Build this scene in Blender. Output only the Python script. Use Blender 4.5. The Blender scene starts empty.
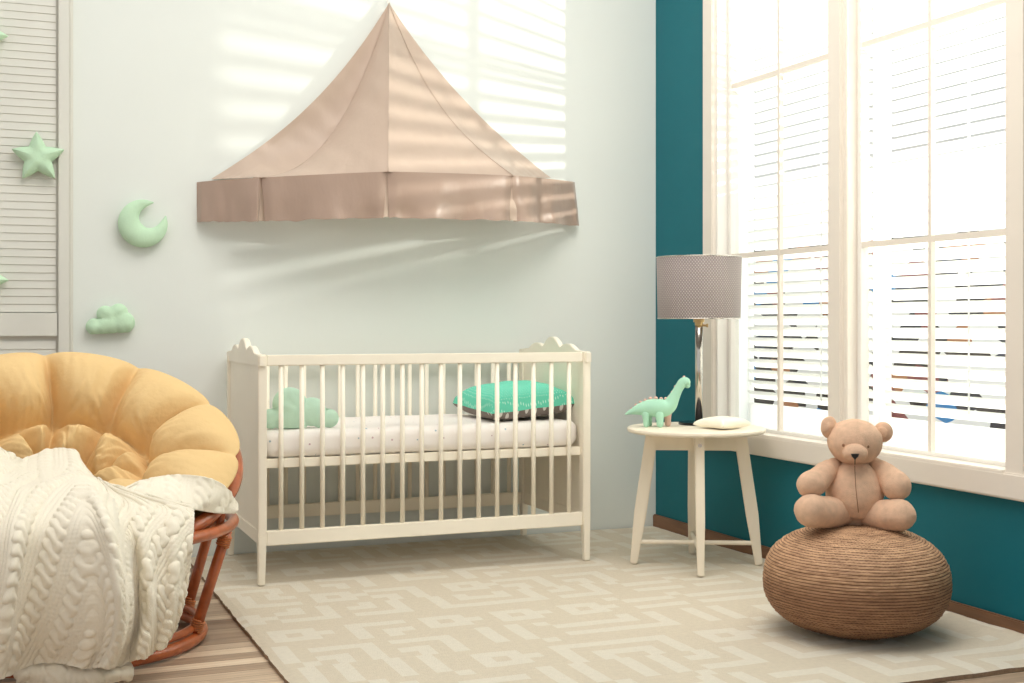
import bpy, bmesh, math, random
import numpy as np
from mathutils import Vector, Matrix, noise
from mathutils.bvhtree import BVHTree

random.seed(7)
PI = math.pi
sin, cos = math.sin, math.cos
scene = bpy.context.scene
COL = scene.collection

# ------------------------------------------------------------------ layout
# X runs along the back wall to the right, Y runs into the room, Z up.
RZ = 0.02                     # rug top
CAM_Z = 0.94
F = 1280.0                    # focal length in pixels (1024 wide)
YAW = math.atan(517 / F)      # the camera looks right of the room's depth axis
CY, SY = cos(YAW), sin(YAW)
HOR = 322.0                   # horizon row
WY, WX = 5.16, 2.79           # back wall, right wall


def cam2w(lat, d, z):
    """point at a sideways and forward distance from where the picture is taken"""
    return Vector((lat * CY + d * SY, -lat * SY + d * CY, z))


def P(u, v, d):
    return cam2w((u - 512) / F * d, d, CAM_Z + (HOR - v) / F * d)


# ------------------------------------------------------------------ helpers
def lin(c):
    out = []
    for v in c[:3]:
        v /= 255.0
        out.append(v / 12.92 if v <= 0.04045 else ((v + 0.055) / 1.055) ** 2.4)
    return (*out, 1.0)


class NT:
    def __init__(self, name):
        self.m = bpy.data.materials.new(name)
        self.m.use_nodes = True
        self.t = self.m.node_tree
        self.b = self.t.nodes['Principled BSDF']
        self.out = self.t.nodes['Material Output']

    def n(self, kind, **kw):
        nd = self.t.nodes.new(kind)
        for k, v in kw.items():
            if k in nd.inputs:
                nd.inputs[k].default_value = v
            else:
                setattr(nd, k, v)
        return nd

    def l(self, a, b):
        self.t.links.new(a, b)


def mat(name, col, rough=0.6, var=0.06, vscale=6.0, bump=0.0, bscale=80.0, sheen=0.0, metal=0.0,
        coat=0.0, stretch=(1, 1, 1), sub=0.0, detail=4.0, bdist=0.004, spec=None):
    """principled material with soft noise in colour and a noise bump"""
    k = NT(name)
    b = k.b
    tc = k.n('ShaderNodeTexCoord')
    mp = k.n('ShaderNodeMapping')
    mp.inputs['Scale'].default_value = stretch
    k.l(tc.outputs['Object'], mp.inputs['Vector'])
    nz = k.n('ShaderNodeTexNoise', Scale=vscale, Detail=detail)
    k.l(mp.outputs[0], nz.inputs['Vector'])
    rp = k.n('ShaderNodeValToRGB')
    c = lin(col)
    rp.color_ramp.elements[0].position = 0.25
    rp.color_ramp.elements[1].position = 0.75
    rp.color_ramp.elements[0].color = tuple(x * (1 - var) for x in c[:3]) + (1,)
    rp.color_ramp.elements[1].color = tuple(min(1, x * (1 + var)) for x in c[:3]) + (1,)
    k.l(nz.outputs['Fac'], rp.inputs['Fac'])
    k.l(rp.outputs['Color'], b.inputs['Base Color'])
    b.inputs['Roughness'].default_value = rough
    b.inputs['Metallic'].default_value = metal
    if spec is not None:
        b.inputs['Specular IOR Level'].default_value = spec
    if sheen:
        b.inputs['Sheen Weight'].default_value = sheen
        b.inputs['Sheen Roughness'].default_value = 0.5
        b.inputs['Sheen Tint'].default_value = tuple(min(1, x * 1.3) for x in c[:3]) + (1,)
    if coat:
        b.inputs['Coat Weight'].default_value = coat
    if sub:
        b.inputs['Subsurface Weight'].default_value = sub
        b.inputs['Subsurface Radius'].default_value = (0.02, 0.015, 0.01)
    if bump:
        n2 = k.n('ShaderNodeTexNoise', Scale=bscale, Detail=3.0)
        k.l(mp.outputs[0], n2.inputs['Vector'])
        bp = k.n('ShaderNodeBump', Strength=bump, Distance=bdist)
        k.l(n2.outputs['Fac'], bp.inputs['Height'])
        k.l(bp.outputs['Normal'], b.inputs['Normal'])
    return k.m


def dots_mat(name, base, dot, scale, size, rough=0.8, dot2=None, regular=True):
    """cloth with small printed dots"""
    k = NT(name)
    tc = k.n('ShaderNodeTexCoord')
    vo = k.n('ShaderNodeTexVoronoi', Scale=scale)
    vo.inputs['Randomness'].default_value = 0.25 if regular else 1.0
    k.l(tc.outputs['Object'], vo.inputs['Vector'])
    if regular:
        vo.voronoi_dimensions = '2D'
    lt = k.n('ShaderNodeMath', operation='LESS_THAN')
    lt.inputs[1].default_value = size
    k.l(vo.outputs['Distance'], lt.inputs[0])
    mx = k.n('ShaderNodeMix', data_type='RGBA')
    mx.inputs[6].default_value = lin(base)
    mx.inputs[7].default_value = lin(dot)
    if dot2:
        rp = k.n('ShaderNodeValToRGB')
        rp.color_ramp.interpolation = 'CONSTANT'
        rp.color_ramp.elements[0].color = lin(dot)
        rp.color_ramp.elements[1].position = 0.5
        rp.color_ramp.elements[1].color = lin(dot2)
        sp = k.n('ShaderNodeSeparateColor')
        k.l(vo.outputs['Color'], sp.inputs[0])
        k.l(sp.outputs[0], rp.inputs[0])
        k.l(rp.outputs[0], mx.inputs[7])
    k.l(lt.outputs[0], mx.inputs[0])
    k.l(mx.outputs[2], k.b.inputs['Base Color'])
    k.b.inputs['Roughness'].default_value = rough
    k.b.inputs['Specular IOR Level'].default_value = 0.2
    return k.m


def link(name, me, m=None, parent=None, smooth=False):
    o = bpy.data.objects.new(name, me)
    COL.objects.link(o)
    if m is not None:
        for mm in (m if isinstance(m, (list, tuple)) else [m]):
            me.materials.append(mm)
    if parent is not None:
        o.parent = parent
    if smooth:
        me.polygons.foreach_set('use_smooth', [True] * len(me.polygons))
    return o


def obj(name, vf, m, parent=None, smooth=False, uv=None, bevel=0.0):
    verts, faces = vf[0], vf[1]
    me = bpy.data.meshes.new(name)
    me.from_pydata([tuple(v) for v in verts], [], faces)
    if len(vf) > 2 and vf[2] is not None:
        ul = me.uv_layers.new(name='UVMap')
        idx = np.empty(len(me.loops), dtype=np.int64)
        me.loops.foreach_get('vertex_index', idx)
        ul.data.foreach_set('uv', np.asarray(vf[2], dtype=np.float32)[idx].ravel())
    me.update()
    bm = bmesh.new()
    bm.from_mesh(me)
    bmesh.ops.recalc_face_normals(bm, faces=bm.faces)
    if bevel:
        es = [e for e in bm.edges if len(e.link_faces) == 2 and e.calc_face_angle(0) > 0.5]
        bmesh.ops.bevel(bm, geom=es, offset=bevel, segments=2, affect='EDGES', clamp_overlap=True)
    bm.to_mesh(me)
    bm.free()
    return link(name, me, m, parent, smooth)


def join(*parts):
    V, Fc = [], []
    U = [] if all(len(p) > 2 and p[2] is not None for p in parts) else None
    for p in parts:
        o = len(V)
        V += [tuple(v) for v in p[0]]
        Fc += [tuple(i + o for i in f) for f in p[1]]
        if U is not None:
            U += [tuple(x) for x in p[2]]
    return (V, Fc, U)


def xform(vf, M):
    return ([tuple(M @ Vector(v)) for v in vf[0]], vf[1]) + tuple(vf[2:])


def box(x0, x1, y0, y1, z0, z1):
    v = [(x0, y0, z0), (x1, y0, z0), (x1, y1, z0), (x0, y1, z0), (x0, y0, z1), (x1, y0, z1), (x1, y1, z1), (x0, y1, z1)]
    f = [(0, 3, 2, 1), (4, 5, 6, 7), (0, 1, 5, 4), (1, 2, 6, 5), (2, 3, 7, 6), (3, 0, 4, 7)]
    return (v, f)


def frame_of(t):
    t = t.normalized()
    a = Vector((0, 0, 1)) if abs(t.z) < 0.95 else Vector((1, 0, 0))
    x = a.cross(t).normalized()
    return x, t.cross(x).normalized()


def rod(p0, p1, r0, r1=None, seg=14):
    r1 = r0 if r1 is None else r1
    p0, p1 = Vector(p0), Vector(p1)
    x, y = frame_of(p1 - p0)
    V, Fc = [], []
    for p, r in ((p0, r0), (p1, r1)):
        for i in range(seg):
            a = 2 * PI * i / seg
            V.append(p + x * (r * cos(a)) + y * (r * sin(a)))
    for i in range(seg):
        j = (i + 1) % seg
        Fc.append((i, j, seg + j, seg + i))
    Fc.append(tuple(range(seg))[::-1])
    Fc.append(tuple(range(seg, 2 * seg)))
    return (V, Fc)


def beam(p0, p1, w0, w1=None, up=None):
    """square tapered bar; w = (width, depth)"""
    w1 = w0 if w1 is None else w1
    p0, p1 = Vector(p0), Vector(p1)
    t = (p1 - p0).normalized()
    x = (Vector(up) if up else Vector((1, 0, 0)))
    x = (x - t * x.dot(t)).normalized()
    y = t.cross(x)
    V = []
    for p, w in ((p0, w0), (p1, w1)):
        for a, b in ((-1, -1), (1, -1), (1, 1), (-1, 1)):
            V.append(p + x * (a * w[0] / 2) + y * (b * w[1] / 2))
    return (V, [(0, 3, 2, 1), (4, 5, 6, 7), (0, 1, 5, 4), (1, 2, 6, 5), (2, 3, 7, 6), (3, 0, 4, 7)])


def catmull(pts, n):
    pts = [Vector(p) for p in pts]
    out = []
    m = len(pts)
    for i in range(m - 1):
        p0 = pts[i - 1] if i else pts[0] * 2 - pts[1]
        p1, p2 = pts[i], pts[i + 1]
        p3 = pts[i + 2] if i + 2 < m else pts[-1] * 2 - pts[-2]
        for k in range(n):
            t = k / n
            out.append(0.5 * ((2 * p1) + (p2 - p0) * t + (2 * p0 - 5 * p1 + 4 * p2 - p3) * t * t + (3 * p1 - p0 - 3 * p2 + p3) * t ** 3))
    out.append(pts[-1])
    return out


def sausage(pts, radii, seg=20, n=6, flat=1.0, flatdir=None, caps=True, closed=False):
    """rounded tube along a smooth curve with a radius at each point"""
    q = catmull([tuple(p) + () for p in pts], n) if not closed else [Vector(p) for p in pts]
    if not closed:
        rr = [v.x for v in catmull([(r, 0, 0) for r in radii], n)]
        if caps:
            # round the ends
            def cap(p, d, r):
                ps, rs = [], []
                for k in range(1, 6):
                    a = k / 6 * PI / 2
                    ps.append(p + d * (r * sin(a)))
                    rs.append(r * cos(a))
                ps.append(p + d * (r * 0.999))
                rs.append(r * 0.03)
                return ps, rs
            a0, b0 = cap(q[0], (q[0] - q[1]).normalized(), rr[0])
            a1, b1 = cap(q[-1], (q[-1] - q[-2]).normalized(), rr[-1])
            q = a0[::-1] + q + a1
            rr = b0[::-1] + rr + b1
    else:
        rr = list(radii)
    m = len(q)
    V, Fc = [], []
    t0 = (q[1] - q[0]).normalized()
    x, _ = frame_of(t0)
    if flatdir is not None:
        x = Vector(flatdir)
    for i in range(m):
        if closed:
            t = (q[(i + 1) % m] - q[i - 1]).normalized()
        else:
            t = (q[min(i + 1, m - 1)] - q[max(i - 1, 0)]).normalized()
        if flatdir is not None:
            x = Vector(flatdir)
        x = (x - t * x.dot(t)).normalized()
        y = t.cross(x)
        for k in range(seg):
            a = 2 * PI * k / seg
            V.append(q[i] + x * (rr[i] * cos(a) * flat) + y * (rr[i] * sin(a)))
    for i in range(m if closed else m - 1):
        for k in range(seg):
            l = (k + 1) % seg
            i2 = (i + 1) % m
            Fc.append((i * seg + k, i * seg + l, i2 * seg + l, i2 * seg + k))
    if not closed:
        Fc.append(tuple(range(seg))[::-1])
        Fc.append(tuple(range((m - 1) * seg, m * seg)))
    return (V, Fc)


def ring(c, R, r, tilt=None, seg=72, rs=12):
    pts = []
    for i in range(seg):
        a = 2 * PI * i / seg
        p = Vector((R * cos(a), R * sin(a), 0))
        if tilt is not None:
            p = tilt @ p
        pts.append(Vector(c) + p)
    return sausage(pts, [r] * seg, rs, closed=True)


def lathe(prof, seg=64):
    V, Fc = [], []
    for r, z in prof:
        for i in range(seg):
            a = 2 * PI * i / seg
            V.append((r * cos(a), r * sin(a), z))
    for j in range(len(prof) - 1):
        for i in range(seg):
            k = (i + 1) % seg
            Fc.append((j * seg + i, j * seg + k, (j + 1) * seg + k, (j + 1) * seg + i))
    Fc.append(tuple(range(seg))[::-1])
    Fc.append(tuple(range((len(prof) - 1) * seg, len(prof) * seg)))
    return (V, Fc)


def ellipsoid(c, r, nu=28, nv=18, disp=0.0, dscale=20.0, M=None):
    V, Fc = [], []
    for j in range(nv + 1):
        b = -PI / 2 + PI * j / nv
        b = max(min(b, PI / 2 - 0.01), -PI / 2 + 0.01)
        for i in range(nu):
            a = 2 * PI * i / nu
            p = Vector((cos(b) * cos(a) * r[0], cos(b) * sin(a) * r[1], sin(b) * r[2]))
            if disp:
                p += p.normalized() * disp * noise.noise(p * dscale + Vector(c) * 3)
            if M is not None:
                p = M @ p
            V.append(Vector(c) + p)
    for j in range(nv):
        for i in range(nu):
            k = (i + 1) % nu
            Fc.append((j * nu + i, j * nu + k, (j + 1) * nu + k, (j + 1) * nu + i))
    Fc.append(tuple(range(nu))[::-1])
    Fc.append(tuple(range(nv * nu, (nv + 1) * nu)))
    return (V, Fc)


def gridmesh(pts, nu, nv, wrap=False, uv=None):
    """pts listed row by row: nv rows of nu"""
    Fc = []
    for j in range(nv - 1):
        for i in range(nu if wrap else nu - 1):
            k = (i + 1) % nu
            Fc.append((j * nu + i, j * nu + k, (j + 1) * nu + k, (j + 1) * nu + i))
    return (pts, Fc, uv)


def wob(p, s, amp):
    return Vector(noise.noise_vector(Vector(p) * s)) * amp


def puff_mesh(outline, hfun, ns=16, thick_back=0.35):
    """a stuffed flat shape: outline points (x,z) round the origin, front and back bulged along y by hfun(x,z)"""
    n = len(outline)
    V, Fc = [], []
    for side, k in ((-1, 1.0), (1, thick_back)):
        base = len(V)
        for j in range(ns + 1):
            s = sin(j / ns * PI / 2)
            for (x, z) in outline:
                h = hfun(x * s, z * s) if j < ns else 0.0
                V.append((x * s, side * k * h, z * s))
        for j in range(ns):
            for i in range(n):
                l = (i + 1) % n
                Fc.append((base + j * n + i, base + j * n + l, base + (j + 1) * n + l, base + (j + 1) * n + i))
    me_v = V
    return (me_v, Fc)


def weld(o, d=0.0004):
    bm = bmesh.new()
    bm.from_mesh(o.data)
    bmesh.ops.remove_doubles(bm, verts=bm.verts, dist=d)
    bmesh.ops.recalc_face_normals(bm, faces=bm.faces)
    for f in bm.faces:
        f.smooth = True
    bm.to_mesh(o.data)
    bm.free()
    return o


def tag(o, label=None, cat=None, group=None, kind=None):
    if label:
        o['label'] = label
    if cat:
        o['category'] = cat
    if group:
        o['group'] = group
    if kind:
        o['kind'] = kind
    return o


def empty(name, loc, rz=0.0):
    o = bpy.data.objects.new(name, None)
    o.empty_display_size = 0.05
    COL.objects.link(o)
    o.location = loc
    o.rotation_euler = (0, 0, rz)
    return o


def copy_tree(o, parent=None):
    c = o.copy()
    COL.objects.link(c)
    if parent is not None:
        c.parent = parent
    for ch in list(o.children):
        copy_tree(ch, c)
    return c


def struct(name, vf, m, parent=None, **kw):
    o = obj(name, vf, m, parent, **kw)
    if parent is None:
        o['kind'] = 'structure'
    return o


# ------------------------------------------------------------------ materials
M = {}
M['wall'] = mat('pale mint wall paint', (231, 235, 229), 0.75, 0.015, 2.0, 0.12, 220, bdist=0.002, spec=0.25)
M['teal'] = mat('teal wall paint', (14, 106, 118), 0.6, 0.04, 2.0, 0.1, 200, bdist=0.002, spec=0.3)
M['white_paint'] = mat('warm white paint', (236, 228, 216), 0.45, 0.02, 5.0, spec=0.35)
M['sash'] = mat('white window paint', (240, 237, 230), 0.4, 0.02, 5.0)
M['louvre'] = mat('off white louvre paint', (222, 221, 211), 0.5, 0.03, 4.0)
M['base_wood'] = mat('brown baseboard wood', (128, 92, 66), 0.5, 0.25, 3.0, stretch=(14, 1.5, 14))
M['crib'] = mat('cream lacquered wood', (248, 240, 222), 0.4, 0.025, 5.0, spec=0.4)
M['table'] = mat('pale birch wood', (241, 230, 209), 0.45, 0.05, 6.0, stretch=(3, 3, 0.6))
M['mattress'] = dots_mat('white cot sheet with small prints', (246, 240, 234), (205, 178, 182), 26.0, 0.10, 0.85, (172, 190, 200), regular=False)
M['mint'] = mat('mint plush cotton', (170, 217, 190), 0.9, 0.05, 14.0, 0.35, 260, sheen=0.35, bdist=0.002)
M['mint_wall'] = mat('pale mint cotton', (196, 226, 194), 0.9, 0.06, 18.0, 0.35, 120, sheen=0.3, bdist=0.003)
M['pillow_teal'] = dots_mat('turquoise cotton with white dots', (108, 212, 182), (204, 240, 228), 92.0, 0.15)
M['pillow_grey'] = dots_mat('grey cotton with white dots', (135, 125, 118), (225, 222, 216), 26.0, 0.2)
M['mint_light'] = mat('light mint plush', (204, 236, 214), 0.9, 0.05, 14.0, 0.35, 260, sheen=0.35, bdist=0.002)
M['cream_cotton'] = mat('cream cotton', (247, 240, 220), 0.9, 0.03, 20.0, 0.3, 200, sheen=0.2, bdist=0.002)
M['pink'] = mat('dusty pink felt', (226, 188, 172), 0.9, 0.05, 30.0)
M['chrome'] = mat('polished nickel', (205, 200, 192), 0.16, 0.02, 5.0, metal=1.0)
M['brass'] = mat('brushed brass', (200, 170, 120), 0.3, 0.03, 5.0, metal=1.0)
M['dark'] = mat('dark glossy metal', (46, 44, 44), 0.2, 0.05, 5.0, metal=0.6)
M['black'] = mat('black thread', (16, 13, 12), 0.5, 0.05, 50.0)
M['bear'] = mat('honey beige plush', (226, 188, 158), 0.95, 0.14, 45.0, 0.9, 420, sheen=0.6, bdist=0.004)
M['bear_seam'] = mat('brown seam thread', (150, 108, 82), 0.9, 0.05, 50.0)
M['rattan'] = mat('red brown rattan', (176, 92, 48), 0.32, 0.28, 5.0, stretch=(5, 5, 5), coat=0.3)
M['rattan_wrap'] = mat('rattan binding', (190, 112, 62), 0.4, 0.25, 40.0)
M['weave'] = mat('straw bowl weave', (214, 186, 138), 0.7, 0.2, 60.0, 0.5, 150)
M['cushion'] = mat('mustard cotton', (226, 192, 136), 0.85, 0.05, 5.0, 0.25, 45, sheen=0.15, bdist=0.012)
M['canopy'] = None
M['wire'] = mat('white cord', (240, 236, 228), 0.6, 0.02, 10)


def canopy_mat(name, col, rough):
    k = NT(name)
    tc = k.n('ShaderNodeTexCoord')
    mp = k.n('ShaderNodeMapping')
    mp.inputs['Scale'].default_value = (1.5, 1.5, 0.6)
    k.l(tc.outputs['Object'], mp.inputs['Vector'])
    nz = k.n('ShaderNodeTexNoise', Scale=7.0, Detail=5.0)
    k.l(mp.outputs[0], nz.inputs['Vector'])
    bp = k.n('ShaderNodeBump', Strength=0.3, Distance=0.02)
    k.l(nz.outputs['Fac'], bp.inputs['Height'])
    k.l(bp.outputs[0], k.b.inputs['Normal'])
    k.b.inputs['Base Color'].default_value = lin(col)
    k.b.inputs['Roughness'].default_value = rough
    k.b.inputs['Sheen Weight'].default_value = 0.25
    tr = k.n('ShaderNodeBsdfTranslucent', Color=lin(col))
    k.l(bp.outputs[0], tr.inputs['Normal'])
    mx = k.n('ShaderNodeMixShader', Fac=0.14)
    k.l(k.b.outputs[0], mx.inputs[1])
    k.l(tr.outputs[0], mx.inputs[2])
    k.l(mx.outputs[0], k.out.inputs['Surface'])
    return k.m


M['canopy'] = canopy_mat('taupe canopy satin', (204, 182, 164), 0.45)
M['valance'] = canopy_mat('shade tinted taupe valance satin', (178, 153, 137), 0.36)  # same satin as the roof, its shade put into a darker colour

# shade: woven grey dots
k = NT('grey woven lamp shade')
tc = k.n('ShaderNodeTexCoord')
mp = k.n('ShaderNodeMapping')
mp.inputs['Scale'].default_value = (180, 34, 1)
k.l(tc.outputs['UV'], mp.inputs['Vector'])
sx = k.n('ShaderNodeSeparateXYZ')
k.l(mp.outputs[0], sx.inputs[0])
ml = []
for ax, ph in ((0, 0.0), (1, 0.0)):
    m1 = k.n('ShaderNodeMath', operation='MULTIPLY')
    m1.inputs[1].default_value = PI
    k.l(sx.outputs[ax], m1.inputs[0])
    m2 = k.n('ShaderNodeMath', operation='SINE')
    k.l(m1.outputs[0], m2.inputs[0])
    ml.append(m2)
mm = k.n('ShaderNodeMath', operation='MULTIPLY')
k.l(ml[0].outputs[0], mm.inputs[0])
k.l(ml[1].outputs[0], mm.inputs[1])
rp = k.n('ShaderNodeValToRGB')
rp.color_ramp.elements[0].position = 0.1
rp.color_ramp.elements[0].color = lin((150, 138, 134))
rp.color_ramp.elements[1].position = 0.6
rp.color_ramp.elements[1].color = lin((206, 194, 188))
k.l(mm.outputs[0], rp.inputs[0])
k.l(rp.outputs[0], k.b.inputs['Base Color'])
bp = k.n('ShaderNodeBump', Strength=0.6, Distance=0.004)
k.l(mm.outputs[0], bp.inputs['Height'])
k.l(bp.outputs[0], k.b.inputs['Normal'])
k.b.inputs['Roughness'].default_value = 0.4
tr = k.n('ShaderNodeBsdfTranslucent', Color=lin((200, 190, 182)))
mx = k.n('ShaderNodeMixShader', Fac=0.12)
k.l(k.b.outputs[0], mx.inputs[1])
k.l(tr.outputs[0], mx.inputs[2])
k.l(mx.outputs[0], k.out.inputs['Surface'])
M['shade'] = k.m

# thin translucent white slats
k = NT('white shutter slats')
k.b.inputs['Base Color'].default_value = lin((246, 246, 244))
k.b.inputs['Roughness'].default_value = 0.4
nz = k.n('ShaderNodeTexNoise', Scale=8.0)
rp = k.n('ShaderNodeValToRGB')
rp.color_ramp.elements[0].color = lin((240, 240, 238))
rp.color_ramp.elements[1].color = lin((250, 250, 248))
k.l(nz.outputs['Fac'], rp.inputs[0])
k.l(rp.outputs[0], k.b.inputs['Base Color'])
tr = k.n('ShaderNodeBsdfTranslucent', Color=lin((250, 250, 248)))
mx = k.n('ShaderNodeMixShader', Fac=0.65)
k.l(k.b.outputs[0], mx.inputs[1])
k.l(tr.outputs[0], mx.inputs[2])
k.l(mx.outputs[0], k.out.inputs['Surface'])
M['slat'] = k.m

# window glass: clear pane with a thin reflection
k = NT('clear window glass')
lw = k.n('ShaderNodeLayerWeight', Blend=0.5)
pw = k.n('ShaderNodeMath', operation='POWER')
pw.inputs[1].default_value = 5.0
k.l(lw.outputs['Facing'], pw.inputs[0])
fr = k.n('ShaderNodeMath', operation='MULTIPLY_ADD')
fr.inputs[1].default_value = 0.6
fr.inputs[2].default_value = 0.04
k.l(pw.outputs[0], fr.inputs[0])
tr = k.n('ShaderNodeBsdfTransparent', Color=(0.97, 0.985, 0.98, 1))
gl = k.n('ShaderNodeBsdfGlossy', Roughness=0.02)
mx = k.n('ShaderNodeMixShader')
k.l(fr.outputs[0], mx.inputs[0])
k.l(tr.outputs[0], mx.inputs[1])
k.l(gl.outputs[0], mx.inputs[2])
k.l(mx.outputs[0], k.out.inputs['Surface'])
M['glass'] = k.m

# floor planks
k = NT('striped oak planks')
tc = k.n('ShaderNodeTexCoord')
br = k.n('ShaderNodeTexBrick')
br.offset = 0.37
br.inputs['Scale'].default_value = 1.0
br.inputs['Brick Width'].default_value = 1.15
br.inputs['Row Height'].default_value = 0.062
br.inputs['Mortar Size'].default_value = 0.0015
br.inputs['Mortar Smooth'].default_value = 0.2
br.inputs['Bias'].default_value = 0.05
br.inputs['Color1'].default_value = lin((224, 202, 174))
br.inputs['Color2'].default_value = lin((124, 96, 74))
br.inputs['Mortar'].default_value = lin((120, 96, 76))
k.l(tc.outputs['Object'], br.inputs['Vector'])
mp = k.n('ShaderNodeMapping')
mp.inputs['Scale'].default_value = (2.5, 45, 1)
k.l(tc.outputs['Object'], mp.inputs['Vector'])
nz = k.n('ShaderNodeTexNoise', Scale=1.6, Detail=6.0)
k.l(mp.outputs[0], nz.inputs['Vector'])
mx = k.n('ShaderNodeMix', data_type='RGBA', blend_type='OVERLAY')
mx.inputs[0].default_value = 0.55
k.l(br.outputs['Color'], mx.inputs[6])
k.l(nz.outputs['Fac'], mx.inputs[7])
k.l(mx.outputs[2], k.b.inputs['Base Color'])
k.b.inputs['Roughness'].default_value = 0.45
bp = k.n('ShaderNodeBump', Strength=0.2, Distance=0.002)
k.l(br.outputs['Fac'], bp.inputs['Height'])
bp.invert = True
k.l(bp.outputs[0], k.b.inputs['Normal'])
M['floor'] = k.m

M['rug_beige'] = mat('beige rug pile', (232, 219, 196), 0.98, 0.05, 60.0, 0.9, 380, sheen=0.3, bdist=0.008)
M['rug_cream'] = mat('cream rug pile', (242, 232, 213), 0.98, 0.04, 60.0, 0.9, 380, sheen=0.3, bdist=0.008)
M['rug_edge'] = mat('rug backing edge', (150, 124, 100), 0.95, 0.2, 90.0, 0.8, 200)

# view outside: pale yard wall with blurred dark and coloured shapes
k = NT('street beyond the shutters')
tc = k.n('ShaderNodeTexCoord')
mp = k.n('ShaderNodeMapping')
mp.inputs['Scale'].default_value = (1, 1.4, 2.2)
k.l(tc.outputs['Object'], mp.inputs['Vector'])
vo = k.n('ShaderNodeTexVoronoi', Scale=2.6)
k.l(mp.outputs[0], vo.inputs['Vector'])
sp = k.n('ShaderNodeSeparateColor')
k.l(vo.outputs['Color'], sp.inputs[0])
rp = k.n('ShaderNodeValToRGB')
rp.color_ramp.interpolation = 'CONSTANT'
E = rp.color_ramp.elements
E[0].position, E[0].color = 0.0, lin((60, 58, 66))
E[1].position, E[1].color = 0.16, lin((250, 250, 248))
for p, c in ((0.36, (70, 62, 60)), (0.50, (60, 140, 205)), (0.56, (250, 250, 248)), (0.80, (190, 130, 90)), (0.86, (80, 82, 98)), (0.94, (150, 80, 80))):
    e = E.new(p)
    e.color = lin(c)
k.l(sp.outputs[0], rp.inputs[0])
k.l(rp.outputs[0], k.b.inputs['Base Color'])
k.b.inputs['Roughness'].default_value = 0.9
M['street'] = k.m
M['ground_out'] = mat('pale pavement', (225, 222, 215), 0.9, 0.05, 2.0)

# ------------------------------------------------------------------ the room
H = 4.3  # walls raised out of view so the yard lamp enters only by the window
struct('floor', box(-2.6, WX + 0.0, -1.2, WY, -0.06, 0.0), M['floor'])
struct('wall_back', box(-2.6, WX + 0.25, WY, WY + 0.12, -0.06, H), M['wall'])
# window opening in the right wall
OY0, OY1, OZ0, OZ1 = 2.965, 4.63, 0.49, 2.64
struct('wall_right', join(box(WX, WX + 0.10, -1.2, WY, -0.06, OZ0), box(WX, WX + 0.10, -1.2, WY, OZ1, H),
                          box(WX, WX + 0.10, OY1, WY, OZ0, OZ1), box(WX, WX + 0.10, -1.2, OY0, OZ0, OZ1)), M['teal'])
struct('baseboard_right', box(WX - 0.016, WX, -1.2, WY, 0.0, 0.066), M['base_wood'], bevel=0.004)

# window: casing, reveal, mullion, two sashes with muntins, panes
win = empty('window_1', (WX, (OY0 + OY1) / 2, OZ0))
win['kind'] = 'structure'
wl = win.location


def W(vf):
    return ([(v[0] - wl.x, v[1] - wl.y, v[2] - wl.z) for v in vf[0]],) + tuple(vf[1:])


CW = 0.078
obj('casing', W(join(box(WX - 0.022, WX + 0.0, OY1, OY1 + CW, OZ0 - 0.0, OZ1 + 0.08), box(WX - 0.022, WX, OY0 - CW, OY0, OZ0, OZ1 + 0.08),
                     box(WX - 0.022, WX, OY0, OY1, OZ1, OZ1 + 0.08))), M['white_paint'], win, bevel=0.004)
obj('window_sill', W(join(box(WX - 0.03, WX + 0.0, OY0 - CW - 0.03, OY1 + CW + 0.01, 0.418, 0.497))), M['white_paint'], win, bevel=0.006)
obj('sill_board', W(box(WX - 0.028, WX + 0.10, OY0, OY1, 0.478, 0.502)), M['white_paint'], win, bevel=0.003)
obj('mullion', W(join(box(WX - 0.012, WX + 0.05, 3.772, 3.848, OZ0, OZ1), box(WX + 0.0, WX + 0.10, 3.752, 3.776, OZ0, OZ1))), M['white_paint'], win, bevel=0.004)
obj('reveal', W(join(box(WX - 0.004, WX + 0.10, OY1 - 0.014, OY1 + 0.002, OZ0, OZ1), box(WX - 0.004, WX + 0.10, OY0 - 0.002, OY0 + 0.006, OZ0, OZ1),
                     box(WX, WX + 0.10, OY0, OY1, OZ1 - 0.014, OZ1))), M['sash'], win)
for (a, b, mid) in ((3.848, OY1 - 0.014, 4.25), (OY0 + 0.006, 3.752, 3.378)):
    x0, x1 = WX + 0.045, WX + 0.08
    w = 0.02
    s = obj('sash', W(join(box(x0, x1, a, a + w, 0.5, OZ1 - 0.014), box(x0, x1, b - w, b, 0.5, OZ1 - 0.014),
                           box(x0, x1, a + w, b - w, 0.5, 0.515), box(x0, x1, a + w, b - w, OZ1 - 0.05, OZ1 - 0.014))), M['sash'], win, bevel=0.003)
    obj('muntin', W(join(box(x0 + 0.005, x1 - 0.012, mid - 0.008, mid + 0.008, 0.515, OZ1 - 0.05),
                         box(x0 + 0.0065, x1 - 0.0135, a + w, b - w, 1.2125 - 0.010, 1.2125 + 0.010),
                         box(x0 + 0.0065, x1 - 0.0135, a + w, b - w, 1.919 - 0.010, 1.919 + 0.010))), M['white_paint'], s)
    obj('glass_pane', W(box(x0 + 0.024, x0 + 0.027, a + w, b - w, 0.515, OZ1 - 0.05)), M['glass'], s)

# outside
struct('wall_outside', box(7.2, 7.3, -2.0, 14.0, -0.3, 1.72), M['street'])
struct('ground_outside', box(WX + 0.26, 7.2, -2.0, 14.0, -0.36, -0.3), M['ground_out'])

# ------------------------------------------------------------------ louvred door on the back wall
dr = empty('door_1', (-0.30, WY, 0.0))
dr['kind'] = 'structure'
dl = dr.location


def D(vf):
    return ([(v[0] - dl.x, v[1] - dl.y, v[2] - dl.z) for v in vf[0]],) + tuple(vf[1:])


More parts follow.
